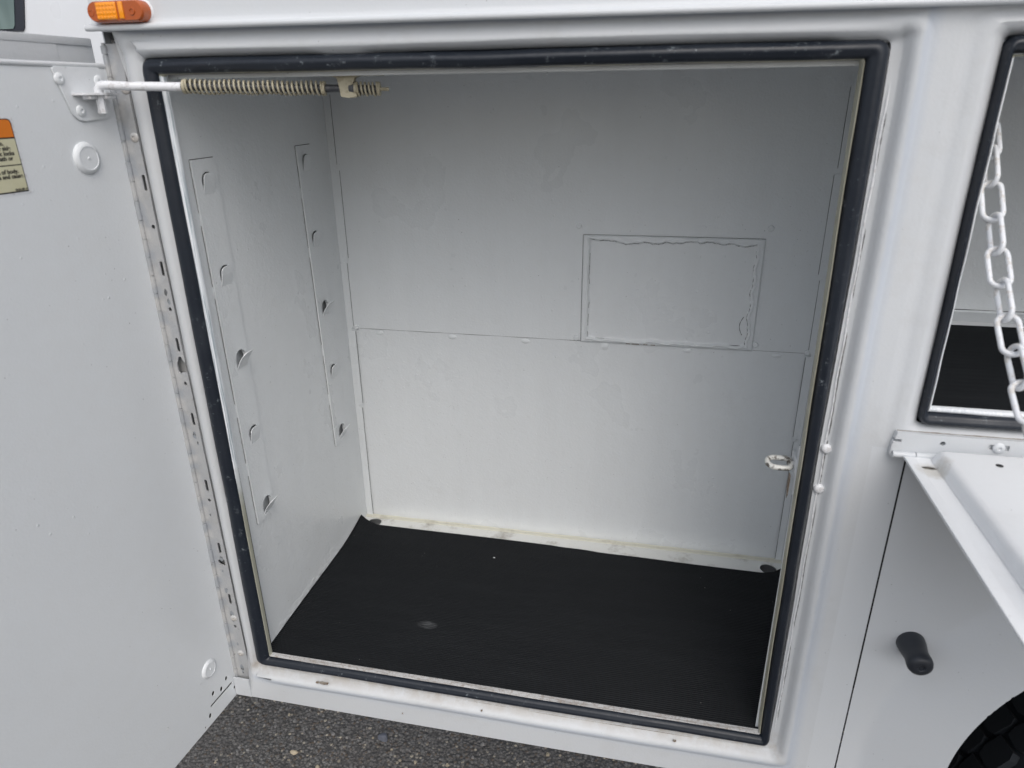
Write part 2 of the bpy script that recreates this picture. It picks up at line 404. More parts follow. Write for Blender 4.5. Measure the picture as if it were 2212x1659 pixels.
# ---- fender panel with wheel arch and a soft flare
nx, nz = 200, 170
xs = np.linspace(XS+.0022, 1.95, nx); zs = np.linspace(-.24, .5205, nz); AX, AZ, AR = 1.3806, .035, .3034
P = np.zeros((nz, nx, 3)); P[..., 0] = xs[None]; P[..., 2] = zs[:, None]
def adx(x):
    return np.minimum(x-AX, 0)+np.maximum(x-1.62, 0)
dist = np.hypot(adx(P[..., 0]), np.maximum(P[..., 2]-AZ, 0))-AR
fl = np.clip(1-dist/.098, 0, 1); fl = np.where(fl < .12, fl**2/.24, fl-.06)
P[..., 1] = FY - .042*fl
me = grid_mesh('fender_panel', P, M['body']); bm = bmesh.new(); bm.from_mesh(me)
for v in bm.verts:      # snap the mesh to the arch
    dx, dz = float(adx(v.co.x)), max(v.co.z-AZ, 0); q = math.hypot(dx, dz)
    if q < AR and q > AR-.0052:
        v.co.x = v.co.x-dx+dx/q*AR
        if dz > 0: v.co.z = AZ+dz/q*AR
bmesh.ops.delete(bm, geom=[v for v in bm.verts if math.hypot(adx(v.co.x), max(v.co.z-AZ, 0)) < AR-.0005], context='VERTS')
ed = [e for e in bm.edges if e.is_boundary and all(math.hypot(adx(v.co.x), max(v.co.z-AZ, 0)) < AR+.004 for v in e.verts)]
ex = bmesh.ops.extrude_edge_only(bm, edges=ed)
for v in ex['geom']:
    if isinstance(v, bmesh.types.BMVert): v.co.y += .03
fm = bpy.data.meshes.new('fender_panel'); bm.to_mesh(fm); bm.free(); fm.materials.append(M['body']); smooth_by_angle(fm, R(45))
obj('fender_panel', fm, T)
# wheel well and body seam
bm = bmesh.new()
box(bm, (XS-.002, .006, -.3), (XS+.006, .008, .5)); box(bm, (.96, .46, -.3), (2.0, .462, .5)); box(bm, (.96, .01, -.45), (.962, .46, .5)); box(bm, (.962, .01, .5), (2, .46, .502))
obj('wheel_well', mesh_from(bm, 'wheel_well', M['void']), T)

# ---- wheel
bm = bmesh.new(); TX, TZ, TR = 1.53, -.235, .385
lathe(bm, [(.2, .0), (.2, -.01), (.28, -.02), (.345, -.012), (.372, .006), (TR-.009, .035), (TR-.008, .1), (TR-.008, .16), (TR-.009, .2), (.37, .235), (.34, .25), (.2, .24)][::-1], 90, '-Y', (TX, .28, TZ))
rr_ = random.Random(2)
for row, yy in enumerate((.075, .125, .175, .225)):
    for k in range(44):
        a = 2*math.pi*(k+.5*(row % 2))/44
        c, s = math.cos(a), math.sin(a); t = Vector((-s, 0, c)); n_ = Vector((c, 0, s)); ctr = Vector((TX, yy, TZ))+n_*(TR-.008)
        pts = []
        for (u_, v_) in ((-.5, -.35), (-.3, -.5), (.35, -.5), (.5, -.2), (.5, .35), (.2, .5), (-.4, .5)):
            pts.append(ctr+t*u_*.047*(1 if row not in (0, 3) else 1.05)+Vector((0, 1, 0))*v_*.043-n_*.004)
        extrude_poly(bm, pts, n_, .013)
wheel = obj('wheel', mesh_from(bm, 'wheel', M['tyre'], R(30)), T)
bm = bmesh.new(); lathe(bm, [(.02, .02), (.1, .03), (.16, .0), (.19, -.02), (.2, .01), (.205, .01)], 48, '-Y', (TX, .08, TZ))
obj('rim', mesh_from(bm, 'rim', M['body'], R(40)), wheel)

# ---- rubber seals
def edge_out(z): return float(np.interp(z, [0, .06, .5, .75, .968], [.0, .0025, .0042, .002, 0]))
def edge_w(z): return float(np.interp(z, [0, .3, .5, .65, .8, .968], [.0135, .0138, .0142, .0170, .0200, .0222]))
def seal(x0, x1, z0, z1, wl, wr, wb, wt, fit=False):
    bm = bmesh.new(); pr = [(-.001, .004), (.0, -.002), (.002, -.0065), (.006, -.0105), (.011, -.0125), (.016, -.0120), (.0185, -.0105), (.0200, -.0103), (.0235, -.0088), (.0262, -.0045), (.0275, .006)]
    rings = []
    for s, y in pr:
        k = s/.0275; rings.append((x0+wl*k, x1-wr*k, z0+wb*k, z1-wt*k, max(.0135-.012*k, .001), y))
    ring_surface(bm, rings, wob=.00025, seed=8)
    if fit:
        for v in bm.verts:
            if v.co.x > .8: v.co.x = x1-edge_out(v.co.z)-(x1-v.co.x)/wr*edge_w(v.co.z)
            elif v.co.x < .06: v.co.x = x0+(v.co.x-x0)*(1.16-.24*v.co.z/.968)
    return mesh_from(bm, 'rubber_seal', M['rubber'], R(60))
obj('rubber_seal', seal(0, W, 0, H-.001, .0240, .0215, .018, .0185, True), T)
obj('rubber_seal', seal(X2, 1.62, Z2, H, .0085, .02, .017, .016), T)
def flange(x0, x1, z0, z1, t, mats, fit=False):
    bm = bmesh.new(); l, r_, b, tp = t
    rg = [(x0, x1, z0, z1, .002, .003), (x0, x1, z0, z1, .002, -.0025)]
    for k, y in ((.35, -.0042), (.75, -.0038), (1, -.0015), (1, .011)): rg.append((x0+l*k, x1-r_*k, z0+b*k, z1-tp*k, .002, y))
    ring_surface(bm, rg, mi=lambda s: s, wob=.0005, seed=2)
    for v in bm.verts:
        if v.co.z < z0+b+.001 and v.co.y > .01: v.co.y = .0035
    if fit:
        for v in bm.verts:
            if v.co.x > .8: v.co.x += (.86-edge_out(v.co.z)-edge_w(v.co.z)-.0005)-.8388
            elif v.co.x < .06:      # left side: shallow lip that narrows downwards
                base_ = .0235*(1.16-.24*v.co.z/.968); wd_ = float(np.interp(v.co.z, [0, .33, .6, .968], [.0012, .0018, .0044, .0062]))
                v.co.x = base_-.0012+(v.co.x-.0235)/.0088*(wd_+.0012)
                if v.co.y > .0: v.co.y = min(v.co.y, .0032)
    return mesh_from(bm, 'door_flange', mats, R(50))
obj('door_flange', flange(.0235, .8388, .0178, .9500, (.0088, .0020, .0036, .0012), [M['fl_rust'], M['fl_cream'], M['fl_cream'], M['fl_white']], True), T)
obj('door_flange', flange(X2+.0088, 1.59, Z2+.0165, .951, (.0032, .004, .006, .0015), [M['fl_clean'], M['fl_cream'], M['fl_cream'], M['fl_clean']]), T)
# dark shadow gap with a cracked white caulk edge right of the seal
def ragged(bm, f, t0, t1, n, w0, seed, mi=0, lift=.001):
    nz_ = np.abs(noise1(n, (t1-t0)*60, 1, seed)); fade = np.minimum(1, np.minimum(np.arange(n), np.arange(n)[::-1])/4)
    line_strip(bm, [f(t) for t in np.linspace(t0, t1, n)], [w0*(.35+.65*min(1, a))*b+1e-5 for a, b in zip(nz_, fade)], (0, -1, 0), mi, lift)
k_ = 0
for a, b, w_ in ((.05, .20, .0010), (.22, .43, .0012), (.44, .52, .0024), (.525, .66, .0016), (.70, .78, .0010), (.84, .90, .0009)):
    bm = bmesh.new(); ragged(bm, lambda z: (W+.0062+.0004*math.sin(z*50), -.0003, z), a, b, 60, w_, k_); k_ += 1
    obj('caulk_gap', mesh_from(bm, 'caulk_gap', M['greyline']), T)
for a, b, w_ in ((.24, .46, .0011), (.48, .82, .0016)):
    bm = bmesh.new(); ragged(bm, lambda x: (x, -.0006, -.0125+.0006*math.sin(x*20)), a, b, 80, w_, k_); k_ += 1
    obj('caulk_gap', mesh_from(bm, 'caulk_gap', M['rust']), T)
bm = bmesh.new(); ragged(bm, lambda z: (W+.0046+.0005*math.sin(z*70), -.0004, z), .03, .93, 200, .0016, 30, 0, .0016); obj('caulk_edge', mesh_from(bm, 'caulk_edge', M['rodwhite']), T)

# ---- compartment interior
XL, XR, YB, ZF = .0134, .9368, .46, .0142
ct = bmesh.new()
box(ct, (XR, .0125, ZF), (XR+.002, YB+.003, .967)); box(ct, (XL-.002, .0034, .965), (XR+.002, YB+.003, .967))
# frame returns behind the opening
box(ct, (XL-.002, .0034, ZF-.002), (.0236, .0044, .967)); box(ct, (.8395, .0115, ZF-.002), (XR+.002, .0125, .967))
box(ct, (.0236, .0115, .9440), (.8395, .0125, .967)); box(ct, (.0236, .0035, ZF-.002), (.8450, .0045, .0205))
box(ct, (XL-.0115, .0044, ZF), (XL-.0105, YB, .965))  # added plate behind the hook holes, lightens them from black to grey
comp = obj('compartment', mesh_from(ct, 'compartment', M['inner']), T)
# floor pan with two drain holes
bm = bmesh.new(); box(bm, (XL, .0045, ZF-.002), (XR, YB, ZF)); cuts = []
for cx, cy, r_ in ((.0425, .430, .0165), (.9075, .4245, .0165)):
    c = bmesh.new(); lathe(c, [(r_, -.02), (r_, .02)], 32, 'Z', (cx, cy, ZF)); cuts.append(c)
obj('floor_pan', boolean(mesh_from(bm, 'floor_pan', M['floor']), cuts), comp)
bm = bmesh.new(); box(bm, (XL, .448, ZF), (XR, YB-.0005, ZF+.0016), bev=.0007)          # welded bead at the back of the floor
nb = 140; xb = np.linspace(XL, XR, nb)
line_strip(bm, [(x, YB-.0035+.0006*math.sin(x*90), ZF+.003) for x in xb], .003, (0, -.5, .86), 0, .0006)
obj('weld_bead', mesh_from(bm, 'weld_bead', [paint('yellowed_bead', (.66, .65, .56), .5, .0003, dirt=.6, dirtcol=(.3, .26, .2))]), comp)
# back wall: lower sheet, upper sheet overlapping it
bm = bmesh.new(); box(bm, (XL, YB, ZF-.002), (XR, YB+.0015, .4755))
obj('back_wall', mesh_from(bm, 'back_wall', M['inner']), comp)
nx, nz = 200, 100
P = np.zeros((nz, nx, 3)); P[..., 0] = np.linspace(XL, XR, nx)[None]; P[..., 2] = np.linspace(.4742, .966, nz)[:, None]
P[..., 1] = YB-.0022-.0012*np.sin((P[..., 0]-XL)/(XR-XL)*math.pi*2)*np.sin((P[..., 2]-.474)*7)*.5
me = grid_mesh('back_wall', P, M['inner']); bm = bmesh.new(); bm.from_mesh(me)
ed = [e for e in bm.edges if e.is_boundary and all(v.co.z < .4745 for v in e.verts)]
ex = bmesh.ops.extrude_edge_only(bm, edges=ed)
for v in ex['geom']:
    if isinstance(v, bmesh.types.BMVert): v.co.y = YB+.001
obj('back_wall', mesh_from(bm, 'back_wall', M['inner'], R(40)), comp)
# side wall with the hook strips' openings
TABS = [(.0665, .8106, 0), (.0705, .6773, 0), (.0740, .5433, 1), (.0745, .4126, 0), (.0785, .2767, 1),
        (.3585, .8131, 0), (.3605, .6768, 0), (.3665, .5428, 1), (.3700, .4091, 0), (.3760, .2728, 1)]
def tabcut(y, z):
    c = bmesh.new(); pts = []
    for (u_, v_) in ((-.0135, -.014), (.0135, -.014), (.0135, .006), (.010, .012), (.004, .0155), (-.004, .0155), (-.0105, .012), (-.0135, .006)): pts.append((XL-.01, y+u_, z+v_))
    extrude_poly(c, pts, (1, 0, 0), .03); return c
bm = bmesh.new(); box(bm, (XL-.002, .0044, ZF-.002), (XL, YB, .965))
obj('side_wall', boolean(mesh_from(bm, 'side_wall', M['inner']), [tabcut(y, z) for y, z, _ in TABS]), comp)
nyy, nzz = 300, 46; P = np.zeros((nzz, nyy, 3)); yy_ = np.linspace(.014, .452, nyy); hh_ = np.linspace(0, 1, nzz)
topv = .030+.012*fbm_(yy_*1., 5, 22)+.012*np.exp(-((yy_-.02)/.06)**2)
P[..., 1] = yy_[None]; P[..., 2] = ZF+hh_[:, None]*np.clip(topv, .012, .06)[None]
bl_ = np.zeros((nzz, nyy)); rg_ = np.random.default_rng(9)
for _ in range(420):
    a_, b_ = rg_.integers(0, nyy), int(abs(rg_.normal())*13); q1 = rg_.uniform(1.5, 4); q2 = rg_.uniform(1.5, 4)
    bl_ += np.exp(-((np.arange(nyy)[None]-a_)/q1)**2-((np.arange(nzz)[:, None]-b_)/q2)**2)*rg_.uniform(.3, 1)
P[..., 0] = XL+.0003+.0011*np.tanh(bl_)*(1-hh_[:, None]**3)-.0006*hh_[:, None]**6
obj('seam_sealer', grid_mesh('seam_sealer', P, M['inner']), comp)
def tongue(open_):
    nu, nv = 9, 14; P = np.zeros((nv, nu, 3)); lift = .0135 if open_ else .0048
    for j in range(nv):
        v = j/(nv-1); wd = .0128*(1 if v < .72 else (max(0, 1-((v-.72)/.30)**3))**.5*.96+.04)
        for i in range(nu):
            u_ = i/(nu-1)*2-1
            P[j, i] = (.0012+lift*(v**1.25)+(.004*v*v if open_ else .001*math.sin(v*3)), u_*wd, -.0138+.028*v)
    me = grid_mesh('hook_tab', P, M['inner']); bm = bmesh.new(); bm.from_mesh(me)
    bmesh.ops.solidify(bm, geom=bm.faces[:], thickness=.0013); return mesh_from(bm, 'hook_tab', M['inner'], R(40))
TO, TC = tongue(1), tongue(0)
for k, (a, b, zt, zb, ta) in enumerate(((.0365, .0905, .8437, .2575, TABS[:5]), (.3290, .3830, .8434, .2525, TABS[5:]))):
    bm = bmesh.new(); sh = .0085 if k == 0 else .0150
    pts = [(XL+.0002, a, zt), (XL+.0002, b, zt), (XL+.0002, b+sh*.7, zb), (XL+.0002, a+sh, zb)]
    extrude_poly(bm, pts, (1, 0, 0), .0030)
    me = boolean(mesh_from(bm, 'hook_strip', M['inner']), [tabcut(y, z) for y, z, _ in ta])
    st = obj('hook_strip', me, T)
    bm = bmesh.new()      # dark joint along the strip's front edge, broken by caulk
    for (u0, u1) in ((.0, .12), (.15, .3), (.33, .62), (.66, .8), (.84, 1.)):
        line_strip(bm, [(XL+.0002, a-.0006+sh*t, zt+(zb-zt)*t) for t in np.linspace(u0, u1, 14)], [.0007+.0009*random.random() for _ in range(14)], (1, 0, 0))
    line_strip(bm, [(XL+.0002, y, zt+.0005) for y in np.linspace(a, b, 5)], .0012, (1, 0, 0))
    line_strip(bm, [(XL+.0002, b+sh*.7*t+.0003, zt+(zb-zt)*t) for t in np.linspace(0, 1, 40)], [.0003+.0006*random.random()**2 for _ in range(40)], (1, 0, 0))
    line_strip(bm, [(XL+.0002, y, zb-.0004) for y in np.linspace(a+sh, b+sh*.7, 8)], [.0004+.0008*random.random() for _ in range(8)], (1, 0, 0))
    obj('joint_line', mesh_from(bm, 'joint_line', M['greyline']), st)
    for y, z, o_ in ta: obj('hook_tab', TO if o_ else TC, st, loc=(XL+.0016, y, z))
# corner flanges with notched edges
def cflange(xe, sgn, wall):
    jog = [(.013, 0), (.30, .0022), (.4755, -.001), (.62, .0025), (.80, -.0015), (.935, .001)]
    bm = bmesh.new(); pts = []
    for i, (z, o_) in enumerate(jog[:-1]):
        z1 = jog[i+1][0]-.008; pts += [(xe+sgn*o_, z), (xe+sgn*o_, z1)]
        if i < len(jog)-2: pts += [(xe-sgn*.006, z1+.001), (xe-sgn*.006, z1+.007)]
    pts = [(x, YB-.0038, z) for x, z in pts]+[(wall, YB-.0038, .95), (wall, YB-.0038, .013)]
    extrude_poly(bm, pts, (0, 1, 0), .0015)
    o = obj('corner_flange', mesh_from(bm, 'corner_flange', M['inner']), T)
    bm = bmesh.new()
    for i, (z, o_) in enumerate(jog[:-1]):
        line_strip(bm, [(xe+sgn*(o_+.0004), YB-.0024, zz_) for zz_ in np.linspace(z+.002, jog[i+1][0]-.009, 12)], [.0006+.0006*random.random() for _ in range(12)], (0, -1, 0))
    obj('joint_line', mesh_from(bm, 'joint_line', M['greyline']), o)
cflange(.0290, 1, XL+.0003); cflange(.9245, -1, XR-.0003)
# seam line under the overlapping sheet
bm = bmesh.new()
line_strip(bm, [(x, YB-.0001, .4738+.0003*math.sin(x*60)) for x in np.linspace(.03, .505, 60)], .0016, (0, -1, 0))
obj('sheet_joint', mesh_from(bm, 'sheet_joint', M['greyline']), T); bm = bmesh.new()
line_strip(bm, [(x, YB-.0001, .4738) for x in np.linspace(.828, .922, 20)], .0016, (0, -1, 0))
obj('sheet_joint', mesh_from(bm, 'sheet_joint', M['greyline']), T)
# access patch with a ragged ring of caulk
X0, X1, Z0_, Z1_ = .505, .8265, .4732, .6810
nx, nz = 330, 214; x = np.linspace(X0, X1, nx); z = np.linspace(Z0_, Z1_, nz); XX, ZZ = np.meshgrid(x, z)
def fbm1(t, seed, sc):
    r_ = np.random.default_rng(seed); y = 0
    for k in range(1, 9): y = y+r_.normal()*np.sin(t*sc*k+r_.random()*6.3)/k**.8
    return y
eL = .0125+.0010*fbm1(ZZ, 1, 60); eR = .0135+.0020*fbm1(ZZ, 2, 45)+.0006*fbm1(ZZ, 12, 230); eT = .0100+.0012*fbm1(XX, 3, 31)+.0005*fbm1(XX, 13, 170)+.0035*np.exp(-((XX-.585)/.008)**2)+.003*np.exp(-((XX-.665)/.006)**2)+.0022*np.exp(-((XX-.716)/.005)**2); eB = .0085+.0010*fbm1(XX, 4, 50)
ins = np.minimum.reduce([(XX-X0)-eL, (X1-XX)-eR, (Z1_-ZZ)-eT, (ZZ-Z0_)-eB])
rim = 1/(1+np.exp(ins/.0008)); ht = .0034*rim+.0022*rim*np.exp(-(ins+.0022)**2/.000005)
edge = np.minimum.reduce([XX-X0, X1-XX, Z1_-ZZ, ZZ-Z0_]); ht = ht*np.clip(edge/.002, .15, 1)+.0004
rough_ = RNG.normal(size=XX.shape)*.00012*np.exp(-(ins-.004)**2/.00006)
P = np.stack([XX, YB-.0024-ht-rough_, ZZ], -1)
patch = obj('access_patch', grid_mesh('access_patch', P, M['inner']), T)
bm = bmesh.new()
def pl(x, z): return (x, YB-.0030, z)
N_ = 110
for xs_, gap in ((np.linspace(X0+.014, X1-.016, N_), 0),):
    tl = [(xx, Z1_-(.0100+.0012*float(fbm1(np.array(xx), 3, 31))+.0005*float(fbm1(np.array(xx), 13, 170))+.0035*math.exp(-((xx-.585)/.008)**2)+.003*math.exp(-((xx-.665)/.006)**2)+.0022*math.exp(-((xx-.716)/.005)**2))-.0006) for xx in xs_]
    for i in range(0, N_-3, 3):
        if random.random() < .85: line_strip(bm, [pl(*p) for p in tl[i:i+4]], [.0006+.0012*random.random()**2 for _ in range(4)], (0, -1, 0), 0, .0012)
zs_ = np.linspace(Z0_+.01, Z1_-.014, 48)
ll = [(X0+.0125+.0010*float(fbm1(np.array(zz_), 1, 60))+.0008, zz_) for zz_ in zs_]
rl = [(X1-.0135-.0022*float(fbm1(np.array(zz_), 2, 45))-.0008, zz_) for zz_ in zs_]
for lst in (ll, rl):
    for i in range(0, 45, 3):
        if random.random() < .6: line_strip(bm, [pl(*p) for p in lst[i:i+4]], [.0005+.0006*random.random() for _ in range(4)], (0, -1, 0), 0, .0012)
line_strip(bm, [pl(X1-.022-.006*math.sin(t*3.1), Z0_+.03+.035*t) for t in np.linspace(0, 1, 10)], [.0005+.0009*random.random() for _ in range(10)], (0, -1, 0), 0, .001)
line_strip(bm, [pl(xx, Z0_+.0088) for xx in np.linspace(X1-.045, X1-.018, 8)], .0013, (0, -1, 0), 0, .001)
line_strip(bm, [pl(xx, Z0_+.0088) for xx in np.linspace(X0+.016, X0+.055, 8)], .0008, (0, -1, 0), 0, .001)
line_strip(bm, [(X0-.0005, YB-.0026, zz_) for zz_ in np.linspace(Z0_, Z1_, 20)], .0008, (0, -1, 0), 0, .0004)
line_strip(bm, [(xx, YB-.0026, Z1_+.0005) for xx in np.linspace(X0, X1, 20)], .0006, (0, -1, 0), 0, .0004)
for xx in (.593, .604, .610, .626, .640): line_strip(bm, [(xx, YB-.006, .4745), (xx+.008, YB-.006, .4745)], .0016, (0, -1, 0), 1, .0)
obj('crack', mesh_from(bm, 'crack', [M['greyline'], M['rust']]), patch)
# rivets and plug welds on the back wall
bm = bmesh.new(); lathe(bm, [(.0056, -.001), (.0056, .0006), (.0046, .0022), (.0028, .0026), (.0022, .0016), (.0005, .0018)], 20); rv = mesh_from(bm, 'rivet', M['inner'], R(45))
riv = obj('rivet', rv, T, loc=(.4961, YB-.0025, .6971))
for x_, z_ in ((.8324, .7002), (.496, .4795), (.8308, .4852), (.9235, .4755), (.0335, .4762)): dup(riv, (x_, YB-.0025, z_))
bm = bmesh.new(); lathe(bm, [(.0085, -.001), (.0078, .0010), (.0045, .0021), (.0005, .0024)], 18); pw = mesh_from(bm, 'plug_weld', M['inner'], R(45))
pw0 = obj('plug_weld', pw, T, loc=(.5528, YB, .4650))
for x_ in (.7096, .872, .0841, .2417, .394): dup(pw0, (x_, YB, .4655), None, (1.1, 1, .6))

# ---- second compartment
bm = bmesh.new(); C2 = (.948, 1.62)
box(bm, (C2[0], .0125, Z2+.0028), (C2[1], .398, Z2+.0048)); box(bm, (C2[0], .398, Z2+.0028), (C2[1], .400, .5655))
box(bm, (C2[0], .400, .5635), (C2[1], .461, .5655)); box(bm, (C2[0], .459, .5655), (C2[1], .461, .967)); box(bm, (C2[0], .0125, .965), (C2[1], .461, .967))
box(bm, (C2[0], .0125, Z2), (C2[0]+.001, .461, .967)); box(bm, (C2[1]-.001, .0125, Z2), (C2[1], .461, .967))
obj('compartment', mesh_from(bm, 'compartment', M['inner']), T)
bm = bmesh.new(); line_strip(bm, [(x_, .4588, .5695) for x_ in np.linspace(1.0, 1.6, 40)], [.0006+.0008*random.random() for _ in range(40)], (0, -1, 0)); obj('sheet_joint', mesh_from(bm, 'sheet_joint', M['greyline']), T)

# ---- drip rail and the upper body above it
bm = bmesh.new()
def zr(x): return .9988-.0047*(x+.05)/1.01
pr = [(-.0080, .0060), (-.0130, .0026), (-.0180, .0008)]
pr += [(-.0212-.0037*math.cos(a), .0024+.0037*math.sin(a)) for a in np.linspace(-1.9, 1.75, 12)]
pr += [(-.0185, .0065), (-.0168, .0082), (-.0158, .0125), (-.0155, .020), (-.0150, .030), (-.0150, .034), (-.0145, .24)]
xx_ = np.linspace(-.0520, 1.75, 60); V = []
for i, x_ in enumerate(xx_):
    row = []
    for (y_, dz) in pr:
        xe = x_
        if i == 0: xe = x_+ (.0045 if dz > .007 else 0) - (.004*max(0, (dz-.03)/.2) if dz > .03 else 0)
        row.append(bm.verts.new((xe, y_, zr(x_)+dz)))
    V.append(row)
for a, b in zip(V, V[1:]):
    for k in range(len(pr)-1): bm.faces.new((a[k], a[k+1], b[k+1], b[k]))
r_end = V[0]; cap = [bm.verts.new((r_end[k].co.x, .0, r_end[k].co.z)) for k in (0, len(pr)-1)]
bm.faces.new([*r_end, cap[1], cap[0]])
obj('drip_rail', mesh_from(bm, 'drip_rail', M['body'], R(50)), T)
bm = bmesh.new(); box(bm, (-.047, -.014, 1.236), (1.75, .48, 1.245)); box(bm, (-.0495, .0, .9985), (1.75, .46, 1.003))
obj('top_sheet', mesh_from(bm, 'top_sheet', M['body']), T)

# ---- amber marker lamp
lx, lz = -.0005, 1.0172
def capsule(bm, L, hgt, y0, y1, mi=0, bev=.0025):
    def loop(k, y):
        r = hgt/2*k; c = L/2-hgt/2; pts = []
        for a in np.linspace(-90, 90, 13): pts.append((c+r*math.cos(R(a))*1.0, y, r*math.sin(R(a))))
        for a in np.linspace(90, 270, 13): pts.append((-c+r*math.cos(R(a)), y, r*math.sin(R(a))))
        return [bm.verts.new(p) for p in pts]
    rg = [loop(1, y0), loop(1, y1+bev), loop(.93, y1+bev*.35), loop(.82, y1)]
    for a, b in zip(rg, rg[1:]):
        for i in range(26): bm.faces.new((a[i], a[(i+1) % 26], b[(i+1) % 26], b[i])).material_index = mi
    bm.faces.new(rg[0]).material_index = mi; bm.faces.new(rg[-1]).material_index = mi
bm = bmesh.new(); capsule(bm, .0775, .0240, .0, -.016, bev=.006)
lamp = obj('marker_lamp', mesh_from(bm, 'marker_lamp', M['amber_dk'], R(50)), T, loc=(lx, -.0155, lz))
bm = bmesh.new(); box(bm, (-.0235, -.0182, -.0090), (.0035, -.012, .0095), bev=.0015); box(bm, (.0065, -.0178, -.0085), (.0125, -.012, .0095), bev=.001)
for i in range(6):
    for j in range(4): lathe(bm, [(.0018, 0), (.0016, .0006), (.0004, .0010)], 8, '-Y', (-.021+i*.0044, -.018, -.0065+j*.0044))
obj('reflector', mesh_from(bm, 'reflector', M['amber_hi'], R(40)), lamp, loc=(0, 0, 0))
bm = bmesh.new(); capsule(bm, .074, .023, -.006, -.0166, bev=.0055); 
bm2 = bmesh.new(); lathe(bm2, [(.0042, 0), (.0038, .001), (.0026, .001), (.0022, -.001), (.0004, -.0012)], 16, '-Y'); sc_ = mesh_from(bm2, 'screw', M['amber_dk'], R(40)); bm.free()
obj('screw', sc_, lamp, loc=(.0235, -.0162, -.001)); obj('screw', sc_, lamp, loc=(-.0315, -.0155, -.001))
bm = bmesh.new(); capsule(bm, .0810, .0265, .0015, -.002, bev=.001)
obj('gasket', mesh_from(bm, 'gasket', M['rodwhite'], R(40)), lamp, loc=(0, 0, 0))

# ---- piano hinge on the left edge
LH = [(.8181, 'slot'), (.7601, 'hole'), (.7025, 'slot'), (.6437, 'hole'), (.5901, 'slot'), (.5574, 'big'), (.5294, 'hole'), (.4709, 'slot'), (.3551, 'slot'), (.3279, 'hole'), (.2367, 'slot'), (.2091, 'rag'), (.1325, 'slot'), (.0736, 'hole')]
bm = bmesh.new(); box(bm, (-.0462, -.0025, -.072), (-.0278, -.0006, .985)); cuts = []
for v in bm.verts:
    if v.co.x > -.03: v.co.x = -.0196-.0067*max(v.co.z, 0)
for z_, kd in LH:
    c = bmesh.new(); hw, hh = {'slot': (.0024, .0105), 'hole': (.0026, .003), 'big': (.0078, .0125), 'rag': (.0062, .0075)}[kd]; pts = []
    for k in range(18):
        a = 2*math.pi*k/18; j = 1+(.16*math.sin(3*a+z_*50)+.08*math.sin(5*a) if kd in ('big', 'rag') else 0)
        ca, sa = math.cos(a), math.sin(a)
        if kd == 'slot': pts.append((-.0335+ca*hw, -.02, z_+sa*hw+(hh-hw)*(1 if sa > 0 else -1)))
        else: pts.append((-.0340+ca*hw*j, -.02, z_+sa*hh*j))
    extrude_poly(c, pts, (0, 1, 0), .03); [setattr(v.co, 'x', v.co.x+.0028) for v in c.verts]; cuts.append(c)
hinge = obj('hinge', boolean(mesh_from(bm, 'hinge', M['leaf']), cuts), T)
bm = bmesh.new()
z0 = -.072; k = 0
while z0 < .98:
    z1 = min(z0+.0255, .984); tube(bm, [(-.0485, -.0035, z0), (-.0485, -.0035, z1-.0012)], .0037 if k % 2 else .0034, 12); z0 = z1; k += 1
tube(bm, [(-.0485, -.0035, -.073), (-.0485, -.0035, .986)], .0022, 8)
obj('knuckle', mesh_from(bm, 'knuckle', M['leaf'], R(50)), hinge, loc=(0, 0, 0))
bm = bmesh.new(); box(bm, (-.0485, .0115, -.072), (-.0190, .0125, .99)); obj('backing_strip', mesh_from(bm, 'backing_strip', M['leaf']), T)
bm = bmesh.new(); line_strip(bm, [(-.0194-.0067*max(z_, 0)+.0003*math.sin(z_*40), -.0025, z_) for z_ in np.linspace(-.07, .985, 90)], [.0007+.0006*random.random() for _ in range(90)], (0, -1, 0)); obj('joint_line', mesh_from(bm, 'joint_line', M['greyline']), T)
bm.free() if bm.is_valid else None
bm = bmesh.new()          # peeled paint spots on the leaf
for z_, s_ in ((.6695, .006), (.655, .0045), (.4434, .007), (.43, .0035), (.215, .006), (.1501, .006), (.1008, .008), (.088, .005), (-.0192, .007), (-.03, .004), (.034, .0035), (.30, .003), (.19, .003)):
    pts = []; x_ = -.033+random.uniform(-.002, .003)
    for k in range(14):
        a = 2*math.pi*k/14; r_ = s_*random.uniform(.6, 1.1); pts.append((x_+.55*r_*math.cos(a), -.00275, z_+r_*math.sin(a)))
    extrude_poly(bm, pts, (0, 1, 0), .0002)
    obj('peeled_spot', mesh_from(bm, 'peeled_spot', M['bare']), hinge, loc=(0, 0, 0)); bm = bmesh.new()
bm = bmesh.new(); lathe(bm, [(.0062, -.001), (.0060, .0008), (.0048, .0019), (.0024, .0022), (.0019, .0010), (.0004, .0008)], 22); frv = mesh_from(bm, 'rivet', M['jamb'], R(40))
fr = obj('rivet', frv, hinge, loc=(-.0315, -.0025, .8752))
for z_ in (.0143, .0920, .9330): dup(fr, (-.0305, -.0025, z_))
# jamb screw heads right of the seal
bm = bmesh.new(); lathe(bm, [(.0066, -.002), (.0065, .0016), (.0054, .0036), (.003, .0045), (.0005, .0047)], 24); sh_ = mesh_from(bm, 'bolt_head', M['rodwhite'], R(45))
b0 = obj('bolt_head', sh_, T, loc=(.8665, -.0005, .5075)); dup(b0, (.8660, -.0005, .4500))

